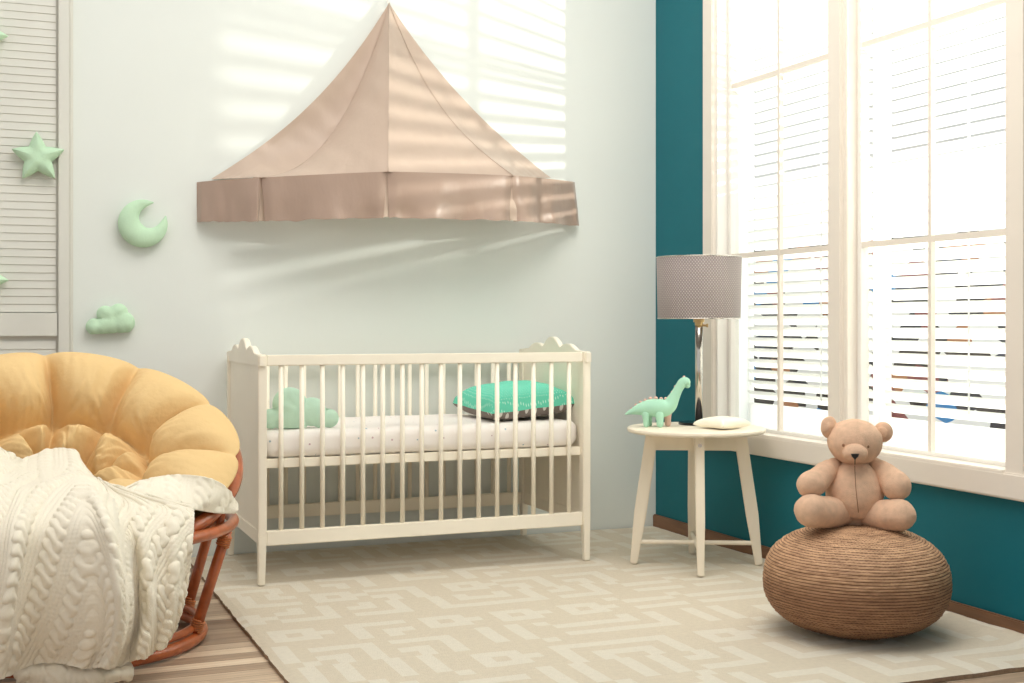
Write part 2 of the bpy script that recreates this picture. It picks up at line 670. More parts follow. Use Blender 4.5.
XR0, XR1 = 0.222, 0.262
yb = WY
obj('door_stile', D(join(box(XR0, XR1, yb - 0.030, yb, 0, 2.8), box(XR1, XR1 + 0.014, yb - 0.016, yb, 0, 2.8))), M['louvre'], dr, bevel=0.003)
obj('door_stile', D(box(-0.86, -0.82, yb - 0.030, yb, 0, 2.8)), M['louvre'], dr, bevel=0.003)
obj('door_rail', D(box(-0.82, XR0 - 0.003, yb - 0.026, yb - 0.004, 0.886, 0.974)), M['louvre'], dr, bevel=0.002)
obj('door_rail', D(box(-0.82, XR0 - 0.003, yb - 0.026, yb - 0.004, 0.0, 0.12)), M['louvre'], dr, bevel=0.002)
obj('door_back', D(box(-0.82, XR0, yb - 0.004, yb, 0, 2.8)), M['louvre'], dr)


def louvres(z0, z1, pitch):
    parts = []
    z = z0
    while z < z1:
        parts.append(([(-0.82, yb - 0.0135, z), (XR0 - 0.008, yb - 0.0135, z), (XR0 - 0.008, yb - 0.010, z + pitch * 1.04), (-0.82, yb - 0.010, z + pitch * 1.04),
                       (-0.82, yb - 0.0085, z - 0.001), (XR0 - 0.008, yb - 0.0085, z - 0.001), (XR0 - 0.008, yb - 0.005, z + pitch * 1.04 - 0.001), (-0.82, yb - 0.005, z + pitch * 1.04 - 0.001)],
                      [(0, 1, 2, 3), (7, 6, 5, 4), (0, 4, 5, 1), (3, 2, 6, 7), (0, 3, 7, 4), (1, 5, 6, 2)]))
        z += pitch
    return join(*parts)


obj('louvres', D(louvres(0.978, 2.75, 0.0297)), M['louvre'], dr)
obj('louvres', D(louvres(0.125, 0.85, 0.0297)), M['louvre'], dr)

# ------------------------------------------------------------------ shutters outside the glass
SX = 2.955


def shutter(y0, y1, s0, s1, label):
    r = empty('window_shutter', (SX, (y0 + y1) / 2, 0.40))
    tag(r, label, 'shutter', 'louvred shutters outside the window')
    l = r.location

    def T(vf):
        return ([(v[0] - l.x, v[1] - l.y, v[2] - l.z) for v in vf[0]],) + tuple(vf[1:])
    a, b = y0 - s0, y1 + s1
    obj('shutter_frame', T(join(box(SX - 0.014, SX + 0.014, a, y0, 0.40, 2.78), box(SX - 0.014, SX + 0.014, y1, b, 0.40, 2.78),
                                box(SX - 0.014, SX + 0.014, y0, y1, 0.40, 0.60), box(SX - 0.014, SX + 0.014, y0, y1, 2.70, 2.78))), M['slat'], r, bevel=0.002)
    parts = []
    z, pitch, dep, tl, th = 0.635, 0.0445, 0.050, math.radians(33), 0.0035
    while z < 2.68:
        tl, dep = (math.radians(38), 0.054) if z < 1.50 else (math.radians(27), 0.048)
        dx, dz = dep / 2 * cos(tl), dep / 2 * sin(tl)
        nx, nz = sin(tl) * th / 2, cos(tl) * th / 2
        # the room side edge stands higher than the street side edge
        c = [(SX - dx - nx, z + dz - nz), (SX - dx + nx, z + dz + nz), (SX + dx + nx, z - dz + nz), (SX + dx - nx, z - dz - nz)]
        c = [(SX - dx, z + dz - th / 2), (SX - dx, z + dz + th / 2), (SX + dx, z - dz + th / 2), (SX + dx, z - dz - th / 2)]
        v = [(x, y0, zz) for x, zz in c] + [(x, y1, zz) for x, zz in c]
        parts.append((v, [(0, 1, 2, 3), (7, 6, 5, 4), (0, 4, 5, 1), (1, 5, 6, 2), (2, 6, 7, 3), (3, 7, 4, 0)]))
        z += pitch
    obj('slats', T(join(*parts)), M['slat'], r)
    obj('tilt_rod', T(rod((SX - 0.032, y0 + (y1 - y0) * 0.35, 0.64), (SX - 0.032, y0 + (y1 - y0) * 0.35, 2.66), 0.003, seg=8)), M['slat'], r)
    return r


shutter(3.800, 4.622, 0.034, 0.16, 'white louvred shutter outside the window pane nearest the corner, behind the lamp shade')
shutter(3.05, 3.730, 0.16, 0.033, 'white louvred shutter outside the window pane behind the teddy bear')

# ------------------------------------------------------------------ rug
RX0, RX1, RY0, RY1 = 0.70, 2.772, 2.675, 5.15
rn = random.Random(11)
CELL = 0.0235
NC, NR = int((RX1 - RX0) / CELL), int((RY1 - RY0) / CELL)
B = 10
blocks = {}
for bx_ in range(NC // B + 1):
    for by_ in range(NR // B + 1):
        blocks[bx_, by_] = rn.choice(['L0', 'L1', 'L2', 'L3', 'L0', 'L2', 'H', 'V', 'C', 'C'])


def rug_light(i, j):
    off = (j // B) % 2 * (B // 2)
    x, y = (i + off) % B, j % B
    k_ = blocks[((i + off) // B) % (NC // B + 1), j // B]
    if k_ == 'H':
        return y // 2 % 2 == 0 if x not in (0, 1) else y < 8
    if k_ == 'V':
        return x // 2 % 2 == 0 if y not in (0, 1) else x < 8
    if k_ == 'C':
        return int(max(abs(x - 4.5), abs(y - 4.5)) + 0.5) // 2 % 2 == 0 and not (x > 5 and 4 <= y <= 5)
    xx = x if k_ in ('L0', 'L1') else B - 1 - x
    yy = y if k_ in ('L0', 'L2') else B - 1 - y
    return max(xx, yy) // 2 % 2 == 0


sub = 1
V, Fc, MI = [], [], []
nx_, ny_ = NC * sub, NR * sub
for j in range(ny_ + 1):
    for i in range(nx_ + 1):
        x = RX0 + (RX1 - RX0) * i / nx_
        y = RY0 + (RY1 - RY0) * j / ny_
        e = min(i, nx_ - i, j, ny_ - j)
        z = RZ - 0.0025 + 0.002 * noise.noise(Vector((x * 9, y * 9, 0)))
        lift_ = max(0, 1 - (RX1 - x) / 0.10) ** 1.5 * min(1, max(0, (4.7 - y) / 1.0))
        z += 0.020 * lift_
        if e == 0:
            z -= 0.005
            w_ = wob((x, y, 1), 40, 0.004)
            x += w_.x
            y += w_.y
        V.append((x, y, z))
for j in range(ny_):
    for i in range(nx_):
        a = j * (nx_ + 1) + i
        Fc.append((a, a + 1, a + nx_ + 2, a + nx_ + 1))
        MI.append(0 if rug_light(i // sub, j // sub) else 1)
# edge skirt
edge = [i for i in range(nx_ + 1)] + [j * (nx_ + 1) + nx_ for j in range(1, ny_ + 1)] + [ny_ * (nx_ + 1) + i for i in range(nx_ - 1, -1, -1)] + [j * (nx_ + 1) for j in range(ny_ - 1, 0, -1)]
b0 = len(V)
for e in edge:
    V.append((V[e][0], V[e][1], 0.001))
for q in range(len(edge)):
    q2 = (q + 1) % len(edge)
    Fc.append((edge[q], b0 + q, b0 + q2, edge[q2]))
    MI.append(2)
me = bpy.data.meshes.new('rug')
me.from_pydata(V, [], Fc)
me.update()
rug = link('rug', me, [M['rug_beige'], M['rug_cream'], M['rug_edge']])
me.polygons.foreach_set('material_index', MI)
tag(rug, 'large beige and cream maze patterned rug on the floor', 'rug')

# ------------------------------------------------------------------ crib
CX0, CX1, CY0, CY1 = 0.850, 2.130, 4.462, 5.122
crib = empty('crib', ((CX0 + CX1) / 2, (CY0 + CY1) / 2, RZ))
tag(crib, 'cream wooden baby crib with slatted sides and scalloped ends', 'crib')
L2, D2 = (CX1 - CX0) / 2, (CY1 - CY0) / 2
mc = M['crib']
TOPZ = 0.806
for sx in (-1, 1):
    for sy in (-1, 1):
        xa = sx * (L2 - 0.015)
        ya = sy * (D2 - 0.02)
        top = TOPZ if sy < 0 else 0.79
        o = join(beam((xa, ya, 0.17), (xa, ya, top), (0.030, 0.040)), beam((xa + sx * 0.002, ya + sy * 0.006, 0.0), (xa, ya, 0.175), (0.022, 0.024), (0.030, 0.040)))
        obj('leg', o, mc, crib, bevel=0.003)
    xp = sx * (L2 - 0.015)
    obj('end_panel', join(box(xp - 0.007, xp + 0.007, -D2 + 0.04, D2 - 0.04, 0.17, 0.78)), mc, crib)
    obj('end_rail', box(xp - 0.011, xp + 0.011, -D2 + 0.04, D2 - 0.04, 0.14, 0.19), mc, crib, bevel=0.003)
    # scalloped crest
    prof = []
    N = 60
    wv = D2 + 0.010
    for i in range(N + 1):
        q = i / N * 2 - 1
        a = abs(q)
        h = 0.802 + 0.022 * max(0, 1 - a) ** 0.9
        h = max(h, 0.802 + 0.032 - ((a - 0.45) / 0.20) ** 2 * 0.017) if 0.2 < a < 0.75 else h
        if a < 0.26:
            h = max(h, 0.802 + 0.058 - (a / 0.25) ** 2 * 0.040)
        prof.append((q * wv, h))
    th = 0.011
    zb = 0.765
    xc = sx * (L2 - 0.013)
    V = []
    for s_ in (-1, 1):
        V += [(xc + s_ * th, y, zb) for y, _ in prof] + [(xc + s_ * th, y, z) for y, z in prof]
    n1 = N + 1
    Fc = []
    for i in range(N):
        Fc.append((i, i + 1, n1 + i + 1, n1 + i))
        Fc.append((2 * n1 + i, 3 * n1 + i, 3 * n1 + i + 1, 2 * n1 + i + 1))
        Fc.append((n1 + i, n1 + i + 1, 3 * n1 + i + 1, 3 * n1 + i))
        Fc.append((i, 2 * n1 + i, 2 * n1 + i + 1, i + 1))
    Fc.append((0, n1, 3 * n1, 2 * n1))
    Fc.append((N, 2 * n1 + N, 3 * n1 + N, n1 + N))
    obj('crest', (V, Fc), mc, crib, bevel=0.002)
for sy in (-1, 1):
    ya = sy * (D2 - 0.02)
    tz = TOPZ if sy < 0 else 0.79
    obj('top_rail', box(-L2 + 0.030, L2 - 0.030, ya - 0.013, ya + 0.013, tz - 0.040, tz - 0.002), mc, crib, bevel=0.003)
    obj('bottom_rail', box(-L2 + 0.030, L2 - 0.030, ya - 0.012, ya + 0.012, 0.136, 0.188), mc, crib, bevel=0.003)
    for i in range(16):
        x = -0.5565 + 2 * 0.5565 * i / 15
        obj('bar', rod((x, ya, 0.18), (x, ya, tz - 0.03), 0.0088, seg=12), mc, crib, smooth=True)
obj('bed_base', join(box(-L2 + 0.024, L2 - 0.024, -D2 + 0.034, -D2 + 0.056, 0.405, 0.437), box(-L2 + 0.024, L2 - 0.024, D2 - 0.056, D2 - 0.034, 0.405, 0.437),
                     *[box(-L2 + 0.05 + i * 0.118, -L2 + 0.115 + i * 0.118, -D2 + 0.050, D2 - 0.050, 0.422, 0.4365) for i in range(10)]), mc, crib, bevel=0.002)


# cot mattress
def rbox(x0, x1, y0, y1, z0, z1, r, sag=0.0, n=40):
    """soft rounded slab"""
    V = []
    nu = 2 * n
    cx, cyy, cz = (x0 + x1) / 2, (y0 + y1) / 2, (z0 + z1) / 2
    hx, hy, hz = (x1 - x0) / 2, (y1 - y0) / 2, (z1 - z0) / 2
    rows = []
    per = []
    cr = min(0.05, hx, hy)
    for (ax, ay, a0) in ((hx - cr, hy - cr, 0), (-hx + cr, hy - cr, PI / 2), (-hx + cr, -hy + cr, PI), (hx - cr, -hy + cr, 1.5 * PI)):
        for i in range(7):
            a = a0 + PI / 2 * i / 6
            per.append((ax, ay, cos(a), sin(a)))
    # densify straight sides
    dense = []
    m = len(per)
    for i in range(m):
        dense.append(per[i])
        p, q = per[i], per[(i + 1) % m]
        if i % 7 == 6:
            for k_ in range(1, 24):
                t = k_ / 24
                dense.append((p[0] + (q[0] - p[0]) * t, p[1] + (q[1] - p[1]) * t, p[2], p[3]))
    prof = []
    for i in range(9):
        a = -PI / 2 + PI / 2 * i / 8
        prof.append((r * cos(a) - r, -hz + r + r * sin(a)))
    for i in range(9):
        a = PI / 2 * i / 8
        prof.append((r * cos(a) - r, hz - r + r * sin(a)))
    nd = len(dense)
    full = [(-r, -hz, 0.0), (-r, -hz, 0.5)] + [(o, z, 1.0) for o, z in prof] + [(-r, hz, 0.75), (-r, hz, 0.5), (-r, hz, 0.25), (-r, hz, 0.0)]
    for off, z, s in full:
        for (ax, ay, dx, dy) in dense:
            x = (ax + dx * (cr + off)) * s
            y = (ay + dy * (cr + off)) * s
            w_ = noise.noise(Vector((x * 7, y * 7, z * 7))) * 0.004
            V.append((cx + x + dx * w_, cyy + y + dy * w_, cz + z + w_ * (z > 0)))
    return gridmesh(V, nd, len(full), wrap=True)


mt = empty('crib_mattress', ((CX0 + CX1) / 2, (CY0 + CY1) / 2, RZ + 0.438))
tag(mt, 'white crib mattress with small printed sheet inside the crib', 'mattress')
weld(obj('fitted_sheet', rbox(-L2 + 0.025, L2 - 0.025, -D2 + 0.040, D2 - 0.040, 0.0, 0.098, 0.035), M['mattress'], mt, smooth=True))
MTOP = RZ + 0.438 + 0.098


# ------------------------------------------------------------------ cushions
def cloud_outline(circ, n=160, floor_z=None):
    out = []
    for i in range(n):
        a = 2 * PI * i / n
        dx, dz = cos(a), sin(a)
        best = 0.001
        for (cx, cz, r) in circ:
            b = cx * dx + cz * dz
            q = b * b - (cx * cx + cz * cz - r * r)
            if q > 0:
                best = max(best, b + math.sqrt(q))
        if floor_z is not None and dz < 0:
            best = min(best, floor_z / dz)
        out.append((best * dx, best * dz))
    return out


def cloud_h(circ, k_):
    def f(x, z):
        acc = 0
        for (cx, cz, r) in circ:
            q = r * r - (x - cx) ** 2 - (z - cz) ** 2
            if q > 0:
                acc += math.sqrt(q) ** 6
        return k_ * acc ** (1 / 6) + 0.003 * noise.noise(Vector((x * 40, z * 40, 1)))
    return f


# mint cloud cushion at the crib's left end
cc = [(-0.102, -0.030, 0.036), (-0.035, 0.020, 0.062), (-0.035, -0.012, 0.062), (0.045, -0.008, 0.052), (0.108, -0.033, 0.034), (0.0, -0.035, 0.036), (-0.07, -0.033, 0.034), (0.075, -0.034, 0.034)]
o = obj('cloud_cushion', puff_mesh(cloud_outline(cc, floor_z=-0.067), cloud_h(cc, 0.62), thick_back=1.0), M['mint_light'])
weld(o)
o.location = (1.020, 4.575, MTOP + 0.067)
o.rotation_euler = (math.radians(-8), 0, math.radians(-4))
tag(o, 'mint green cloud cushion standing on the crib mattress behind the bars', 'cushion')


def pillow_half(w, d, t, side, n=36, pinch=0.06, sg=(1, 1)):
    pts = []
    for j in range(n + 1):
        for i in range(n + 1):
            a, b = i / n * 2 - 1, j / n * 2 - 1
            # corners stay sharp, edges bow inwards
            x = a * (w / 2) * (1 - pinch * (1 - b * b))
            y = b * (d / 2) * (1 - pinch * (1 - a * a))
            h = t * ((1 - a ** 4) * (1 - b ** 4)) ** 0.42
            h *= 1 + 0.10 * noise.noise(Vector((x * 14, y * 14, side * 3)))
            z = side * h + 0.004 * noise.noise(Vector((x * 9, y * 9, 5)))
            pts.append((x, y, z))
    return gridmesh(pts, n + 1, n + 1)


pl = empty('pillow', (1.926, 4.755, MTOP + 0.058))
pl.rotation_euler = (math.radians(3), math.radians(-5), math.radians(3))
tag(pl, 'turquoise dotted pillow with grey underside at the crib\'s right end', 'pillow')
obj('pillow_top', pillow_half(0.372, 0.40, 0.080, 1), M['pillow_teal'], pl, smooth=True)['label'] = 'turquoise pillow top with white dots'
obj('pillow_underside', pillow_half(0.372, 0.40, 0.046, -1), M['pillow_grey'], pl, smooth=True)['label'] = 'grey dotted pillow underside'

# ------------------------------------------------------------------ canopy on the back wall
cano = empty('wall_canopy', (1.52, WY, 1.35))
tag(cano, 'taupe satin tent canopy with a valance on the wall above the crib', 'canopy')
cl = cano.location


def onY(u, v, Y):
    t = (u - 512) / F
    d = Y / (CY - t * SY)
    return P(u, v, d)


apex = onY(389, 3, 5.125)
tops = [onY(197, 182, 5.150), onY(262, 177.5, 4.985), onY(388, 171.5, 4.800), onY(513, 175.5, 4.86), onY(576, 182, 5.135)]
bots = [onY(194.5, 222, 5.150), onY(262, 221.5, 4.975), onY(387.5, 217.5, 4.790), onY(514, 221, 4.85), onY(581, 226, 5.135)]
roofends = [onY(211, 179, 5.150), tops[1], tops[2], tops[3], onY(551, 178, 5.140)]
sags = [0.122, 0.28, 0.0, 0.12, 0.085]


def seam(i, t):
    p = apex.lerp(roofends[i], t)
    p.z -= sags[i] * 3.1 * (t * (1 - t)) * (1.25 - 0.5 * t)
    # the seam bellies back towards the wall a little
    p.y = p.y + 0.06 * sin(PI * t) * (1 if i in (1, 3) else 0.0)
    p.y = min(p.y, WY - 0.006)
    return p


NT_, NA = 60, 22
for i in range(4):
    pts = []
    for j in range(NT_ + 1):
        t = (j / NT_)
        for q in range(NA + 1):
            a = q / NA
            p = seam(i, t).lerp(seam(i + 1, t), a)
            b = sin(PI * a)
            p.y += 0.018 * b * t
            amp = (0.3 + 0.7 * t) * min(1, 6 * min(a, 1 - a) + 0.15)
            p += Vector((0, -1, 0.35)) * (0.016 * noise.noise(Vector((p.x * 5 + 9 * i, (p.z + p.x * (0.8 if i < 2 else -0.8)) * 11, 2))) * amp)
            # gathers just above the hem
            p += Vector((0, -1, 0)) * (0.006 * sin(a * 40 + 3 * i) * max(0, t - 0.8) * 3 * b)
            p.y = min(p.y, WY - 0.005)
            pts.append(p - cl)
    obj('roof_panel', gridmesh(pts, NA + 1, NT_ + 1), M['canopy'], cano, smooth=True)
for i in range(1, 4):
    sp_ = [seam(i, j / 24) + Vector((0, -0.003, 0)) - cl for j in range(25)]
    obj('seam', sausage(sp_, [0.0013] * 25, 6, 1, caps=False), M['canopy'], cano, smooth=True)
nv_, nu_ = 14, 44
for i in range(4):
    pts = []
    T0, T1, B0, B1 = tops[i], tops[i + 1], bots[i], bots[i + 1]
    along = (T1 - T0).normalized()
    for j in range(nv_ + 1):
        t = j / nv_
        for q in range(nu_ + 1):
            a = q / nu_
            p = T0.lerp(T1, a).lerp(B0.lerp(B1, a), t)
            e = min(a, 1 - a)
            gap = 0.012 * t * max(0, 1 - e * 10)
            p += along * (gap if a < 0.5 else -gap)
            bow = 0.012 * sin(PI * a)
            p.y -= bow
            fold = 0.013 * sin(a * (9 + 2 * i) + i * 1.7) + 0.014 * noise.noise(Vector((a * 7 + i * 5, t * 1.5, 0)))
            p.y -= fold * t
            p.y += 0.014 * max(0, 1 - e * 16)
            p.z += 0.006 * t * t * noise.noise(Vector((a * 9, i * 4, 7)))
            p.y = min(p.y, WY - 0.004)
            pts.append(p - cl)
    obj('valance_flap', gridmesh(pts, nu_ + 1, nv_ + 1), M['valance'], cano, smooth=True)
    hem = [pts[nv_ * (nu_ + 1) + q] for q in range(nu_ + 1)]
for i in (1, 2, 3):
    t0, b0_ = tops[i], bots[i]
    pts = []
    for t in (0, 0.5, 1):
        for a in (-1, -0.5, 0, 0.5, 1):
            p = t0.lerp(b0_, t) + Vector((a * 0.03, 0.022 + abs(a) * 0.004, 0.004))
            pts.append(p - cl)
    obj('pleat', gridmesh(pts, 5, 3), M['canopy'], cano, smooth=True)
lp = [apex - cl + Vector((0.006 * sin(a), 0.01, 0.02 - 0.018 * cos(a))) for a in [2 * PI * i / 24 for i in range(24)]]
obj('hanging_loop', sausage(lp, [0.003] * 24, 8, closed=True), M['wire'], cano, smooth=True)

# ------------------------------------------------------------------ wall toys
def star_outline(R, r, n=5, per=14, rot=0.0):
    pts = []
    for i in range(2 * n):
        a0 = rot + PI / 2 + PI * i / n
        a1 = rot + PI / 2 + PI * (i + 1) / n
        r0, r1 = (R, r) if i % 2 == 0 else (r, R)
        p0 = Vector((r0 * cos(a0), r0 * sin(a0), 0))
        p1 = Vector((r1 * cos(a1), r1 * sin(a1), 0))
        for k_ in range(per):
            t = k_ / per
            p = p0.lerp(p1, t)
            p *= 1 + 0.05 * sin(PI * t)
            pts.append((p.x, p.y))
    return pts


def dist_h(outline, T, Rr):
    pts = np.array(outline)
    nxt = np.roll(pts, -1, axis=0)
    dv = nxt - pts
    ll = (dv ** 2).sum(1)

    def f(x, z):
        q = np.array([x, z])
        t = np.clip(((q - pts) * dv).sum(1) / ll, 0, 1)
        d = np.sqrt((((pts + dv * t[:, None]) - q) ** 2).sum(1)).min()
        s = min(d / Rr, 1)
        return T * math.sqrt(max(0, 1 - (1 - s) ** 2)) + 0.004 * s * noise.noise(Vector((x * 30, z * 30, 2)))
    return f


def wall_star(u, v, R, rot, label):
    ol = star_outline(R, R * 0.52, rot=rot)
    # uneven arms
    ol = [(x * (1.03 if x > 0 else 0.97), z) for x, z in ol]
    o = obj('star_cushion', puff_mesh(ol, dist_h(ol, 0.032, 0.034), ns=14), M['mint_wall'])
    weld(o)
    o.location = onY(u, v, WY - 0.034)
    tag(o, label, 'cushion', 'mint star cushions on the louvred door')
    return o


s1 = wall_star(37.5, 157.5, 0.098, math.radians(2), 'pale mint star cushion on the louvred door, whole star nearest the door stile')
wall_star(-18.5, 35, 0.090, math.radians(-16), 'pale mint star cushion cut by the picture edge near the top of the louvred door')
wall_star(-21, 279, 0.100, math.radians(-20), 'pale mint star cushion cut by the picture edge low on the louvred door')

# crescent moon
pts, rr = [], []
for i in range(19):
    q = i / 18
    a = math.radians(66 + 313 * q)
    rad = 0.0035 + 0.041 * sin(PI * q) ** 0.75
    rr.append(rad)
    ra = 0.0935 - rad
    pts.append((ra * cos(a), 0, ra * sin(a)))
moon = obj('moon_cushion', sausage(pts, rr, 22, 5, flat=0.62, flatdir=(0, 1, 0)), M['mint_wall'], smooth=True)
moon.location = onY(143, 223.5, WY - 0.030)
tag(moon, 'pale mint crescent moon cushion on the pale back wall', 'cushion')

# small wall cloud
c2 = [(-0.062, -0.026, 0.032), (-0.020, 0.020, 0.032), (0.030, 0.024, 0.034), (0.0, -0.02, 0.038), (0.045, -0.016, 0.043), (-0.03, -0.024, 0.034), (0.01, 0.015, 0.034)]
cw = obj('cloud_cushion', puff_mesh(cloud_outline(c2, floor_z=-0.055), cloud_h(c2, 0.8), thick_back=0.5), M['mint_wall'])
weld(cw)
cw.location = onY(111, 319, WY - 0.022)
cw.rotation_euler = (0, math.radians(-3), 0)
tag(cw, 'small pale mint cloud cushion on the back wall below the moon cushion', 'cushion')

# ------------------------------------------------------------------ side table
tab = empty('side_table', cam2w(0.695, 4.89, RZ), -YAW)
tab.location.x, tab.location.y = 2.469, 4.247
tab.rotation_euler.z = -YAW - math.radians(4)
tag(tab, 'round pale birch side table with four splayed legs by the window', 'table')
TZ = 0.521
tp = [(0.0, TZ - 0.020), (0.248, TZ - 0.020), (0.257, TZ - 0.017), (0.261, TZ - 0.011), (0.260, TZ - 0.004), (0.255, TZ), (0.0, TZ)]
tp[0] = (0.001, TZ - 0.020)
tp[-1] = (0.001, TZ)
obj('table_top', lathe(tp, 96), M['table'], tab, smooth=False)
for k_, (dx, dy) in enumerate(((-1, 0), (1, 0), (0, -1), (0, 1))):
    a = Vector((dx * 0.165, dy * 0.165, TZ - 0.020))
    b = Vector((dx * 0.236, dy * 0.236, 0.0))
    m_ = a.lerp(b, 0.62)
    m_ += Vector((dx, dy, 0)) * 0.002
    up = (-dy, dx, 0)
    v1, f1 = beam(m_, a, (0.032, 0.046), (0.034, 0.046), up)
    v2, f2 = beam(b, m_, (0.024, 0.026), (0.032, 0.046), up)
    obj('leg', (v2[:4] + v1[:4] + v1[4:], [(0, 3, 2, 1), (8, 9, 10, 11)] + [(q * 4 + i_, q * 4 + (i_ + 1) % 4, q * 4 + 4 + (i_ + 1) % 4, q * 4 + 4 + i_) for q in (0, 1) for i_ in range(4)]), M['table'], tab, bevel=0.004)
obj('apron', join(box(-0.165, 0.165, -0.011, 0.011, TZ - 0.088, TZ - 0.020), box(-0.011, 0.011, -0.165, 0.165, TZ - 0.088, TZ - 0.020)), M['table'], tab, bevel=0.002)
obj('stretcher', join(rod((-0.214, 0, 0.083), (0.214, 0, 0.083), 0.0085), rod((0, -0.214, 0.083), (0, 0.214, 0.083), 0.0085)), M['table'], tab)
obj('screw', rod((0.0, -0.1925, TZ - 0.052), (0.0, -0.196, TZ - 0.052), 0.007, seg=16), M['chrome'], tab)
TT = RZ + TZ

# table lamp
lamp = empty('table_lamp', cam2w(0.728, 4.985, TT + 0.0005), -YAW)
tag(lamp, 'nickel table lamp with grey woven drum shade on the round table', 'lamp')
obj('base', lathe([(0.001, 0), (0.078, 0), (0.080, 0.003), (0.078, 0.010), (0.02, 0.014), (0.001, 0.014)], 48), M['dark'], lamp, smooth=False)
obj('pole', rod((0, 0, 0.012), (0, 0, 0.415), 0.0145, seg=24), M['chrome'], lamp, smooth=True)
obj('collar', join(rod((0, 0, 0.398), (0, 0, 0.412), 0.022, seg=24), rod((0, 0, 0.385), (0, 0, 0.40), 0.016, seg=24)), M['brass'], lamp)
obj('switch', join(rod((0.014, 0, 0.385), (0.034, -0.004, 0.385), 0.0045, seg=12), rod((0.032, -0.004, 0.378), (0.032, -0.004, 0.392), 0.004, seg=12)), M['brass'], lamp)
S0, S1, z0, z1 = 0.160, 0.165, 0.412, 0.650
pts, uv = [], []
sg = 96
for rad0, rad1, za, zb_ in ((S0, S1, z0, z1), (S1 - 0.003, S0 - 0.003, z1, z0)):
    for q in range(2):
        for i in range(sg + 1):
            a = 2 * PI * i / sg
            r_ = rad0 if q == 0 else rad1
            pts.append((r_ * cos(a), r_ * sin(a), za if q == 0 else zb_))
            uv.append((i / sg, q if za == z0 else 1 - q))
ls = obj('lamp_shade', gridmesh(pts, sg + 1, 4, uv=uv), M['shade'], lamp, smooth=False)
for p_ in ls.data.polygons:
    p_.use_smooth = True
ls['label'] = 'grey dotted drum lamp shade'
for z_, r_ in ((z0, S0), (z1, S1)):
    obj('shade_rim', ring((0, 0, z_), r_ - 0.001, 0.0022, seg=96, rs=8), M['chrome'], lamp, smooth=True)
obj('spider', join(rod((-S0, 0, 0.43), (S0, 0, 0.43), 0.0018, seg=6), rod((0, -S0, 0.43), (0, S0, 0.43), 0.0018, seg=6), rod((0, 0, 0.41), (0, 0, 0.436), 0.006, seg=8)), M['chrome'], lamp)

# toy dinosaur
SC = 0.000628


def dino_p(x, y, dy=0.0):
    return Vector(((x - 290) * SC, dy, (397 - y) * SC))


dn = empty('toy_dinosaur', cam2w((658.2 - 512) / F * 4.87, 4.87, TT), -YAW)
tag(dn, 'mint green long-necked plush dinosaur standing on the round table', 'toy')
bp_ = [(95, 318, 6), (135, 303, 20), (185, 289, 38), (245, 281, 52), (310, 284, 56), (356, 268, 46), (388, 215, 33), (412, 168, 27), (436, 132, 29), (456, 126, 30), (466, 144, 19)]
obj('body', sausage([dino_p(x, y) for x, y, _ in bp_], [r * SC for *_, r in bp_], 22, 6), M['mint'], dn, smooth=True)
for (x, y, dy, r) in ((213, 0, -0.018, 17), (296, 0, -0.024, 21), (240, 0, 0.026, 17), (352, 0, 0.022, 19)):
    lg = sausage([dino_p(x - 2, 318, dy * 0.8), dino_p(x, 355, dy), dino_p(x + 1, 397 - r * 0.95, dy)], [r * SC * 1.35, r * SC * 1.05, r * SC], 16, 5)
    obj('leg', lg, M['pink'] if x == 352 else M['mint'], dn, smooth=True)
for (x, y, s_) in ((128, 286, 6), (155, 264, 8), (182, 248, 9), (212, 236, 10), (243, 226, 11), (275, 224, 11), (308, 226, 9), (335, 226, 9), (358, 214, 9), (374, 186, 7), (392, 152, 6), (446, 94, 7)):
    c = dino_p(x, y)
    obj('spike', ellipsoid(c, (s_ * SC * 1.15, 0.003, s_ * SC * 1.1), 12, 8), M['pink'], dn, smooth=True)
for dy in (-0.0165, 0.0165):
    obj('eye', ellipsoid(dino_p(457, 127, dy), (0.0016, 0.0012, 0.0016), 10, 8), M['black'], dn, smooth=True)

# small cream cushion on the table
sc_ = empty('small_cushion', cam2w((722 - 512) / F * 4.79, 4.79, TT + 0.0155), -YAW)
tag(sc_, 'small cream cushion with pointed corners lying on the round table', 'cushion')
ch = math.radians(38)
Rm3 = Matrix.Rotation(ch, 4, 'Z')
top_ = xform(pillow_half(0.158, 0.158, 0.028, 1, pinch=0.20), Rm3)
bot_ = xform(pillow_half(0.158, 0.158, 0.014, -1, pinch=0.20), Rm3)
cv = obj('cover', join(top_, bot_), M['cream_cotton'], sc_, smooth=True)
weld(cv)

# ------------------------------------------------------------------ woven pouf
pf_l = cam2w(1.022, 3.805, RZ)
pf = empty('pouf', pf_l)
tag(pf, 'round woven straw pouf on the rug under the teddy bear', 'pouf')
PR, PH = 0.267, 0.313
NS, NTH = 190, 300
prof = []
for j in range(NS + 1):
    b = -PI / 2 + PI * j / NS
    e1 = 0.84
    cr_ = abs(cos(b)) ** e1
    sr = math.copysign(abs(sin(b)) ** 0.84, sin(b))
    # flat underside
    z = PH / 2 + PH / 2 * sr
    prof.append((PR * cr_, z))
arc = [0]
for j in range(NS):
    arc.append(arc[-1] + math.hypot(prof[j + 1][0] - prof[j][0], prof[j + 1][1] - prof[j][1]))
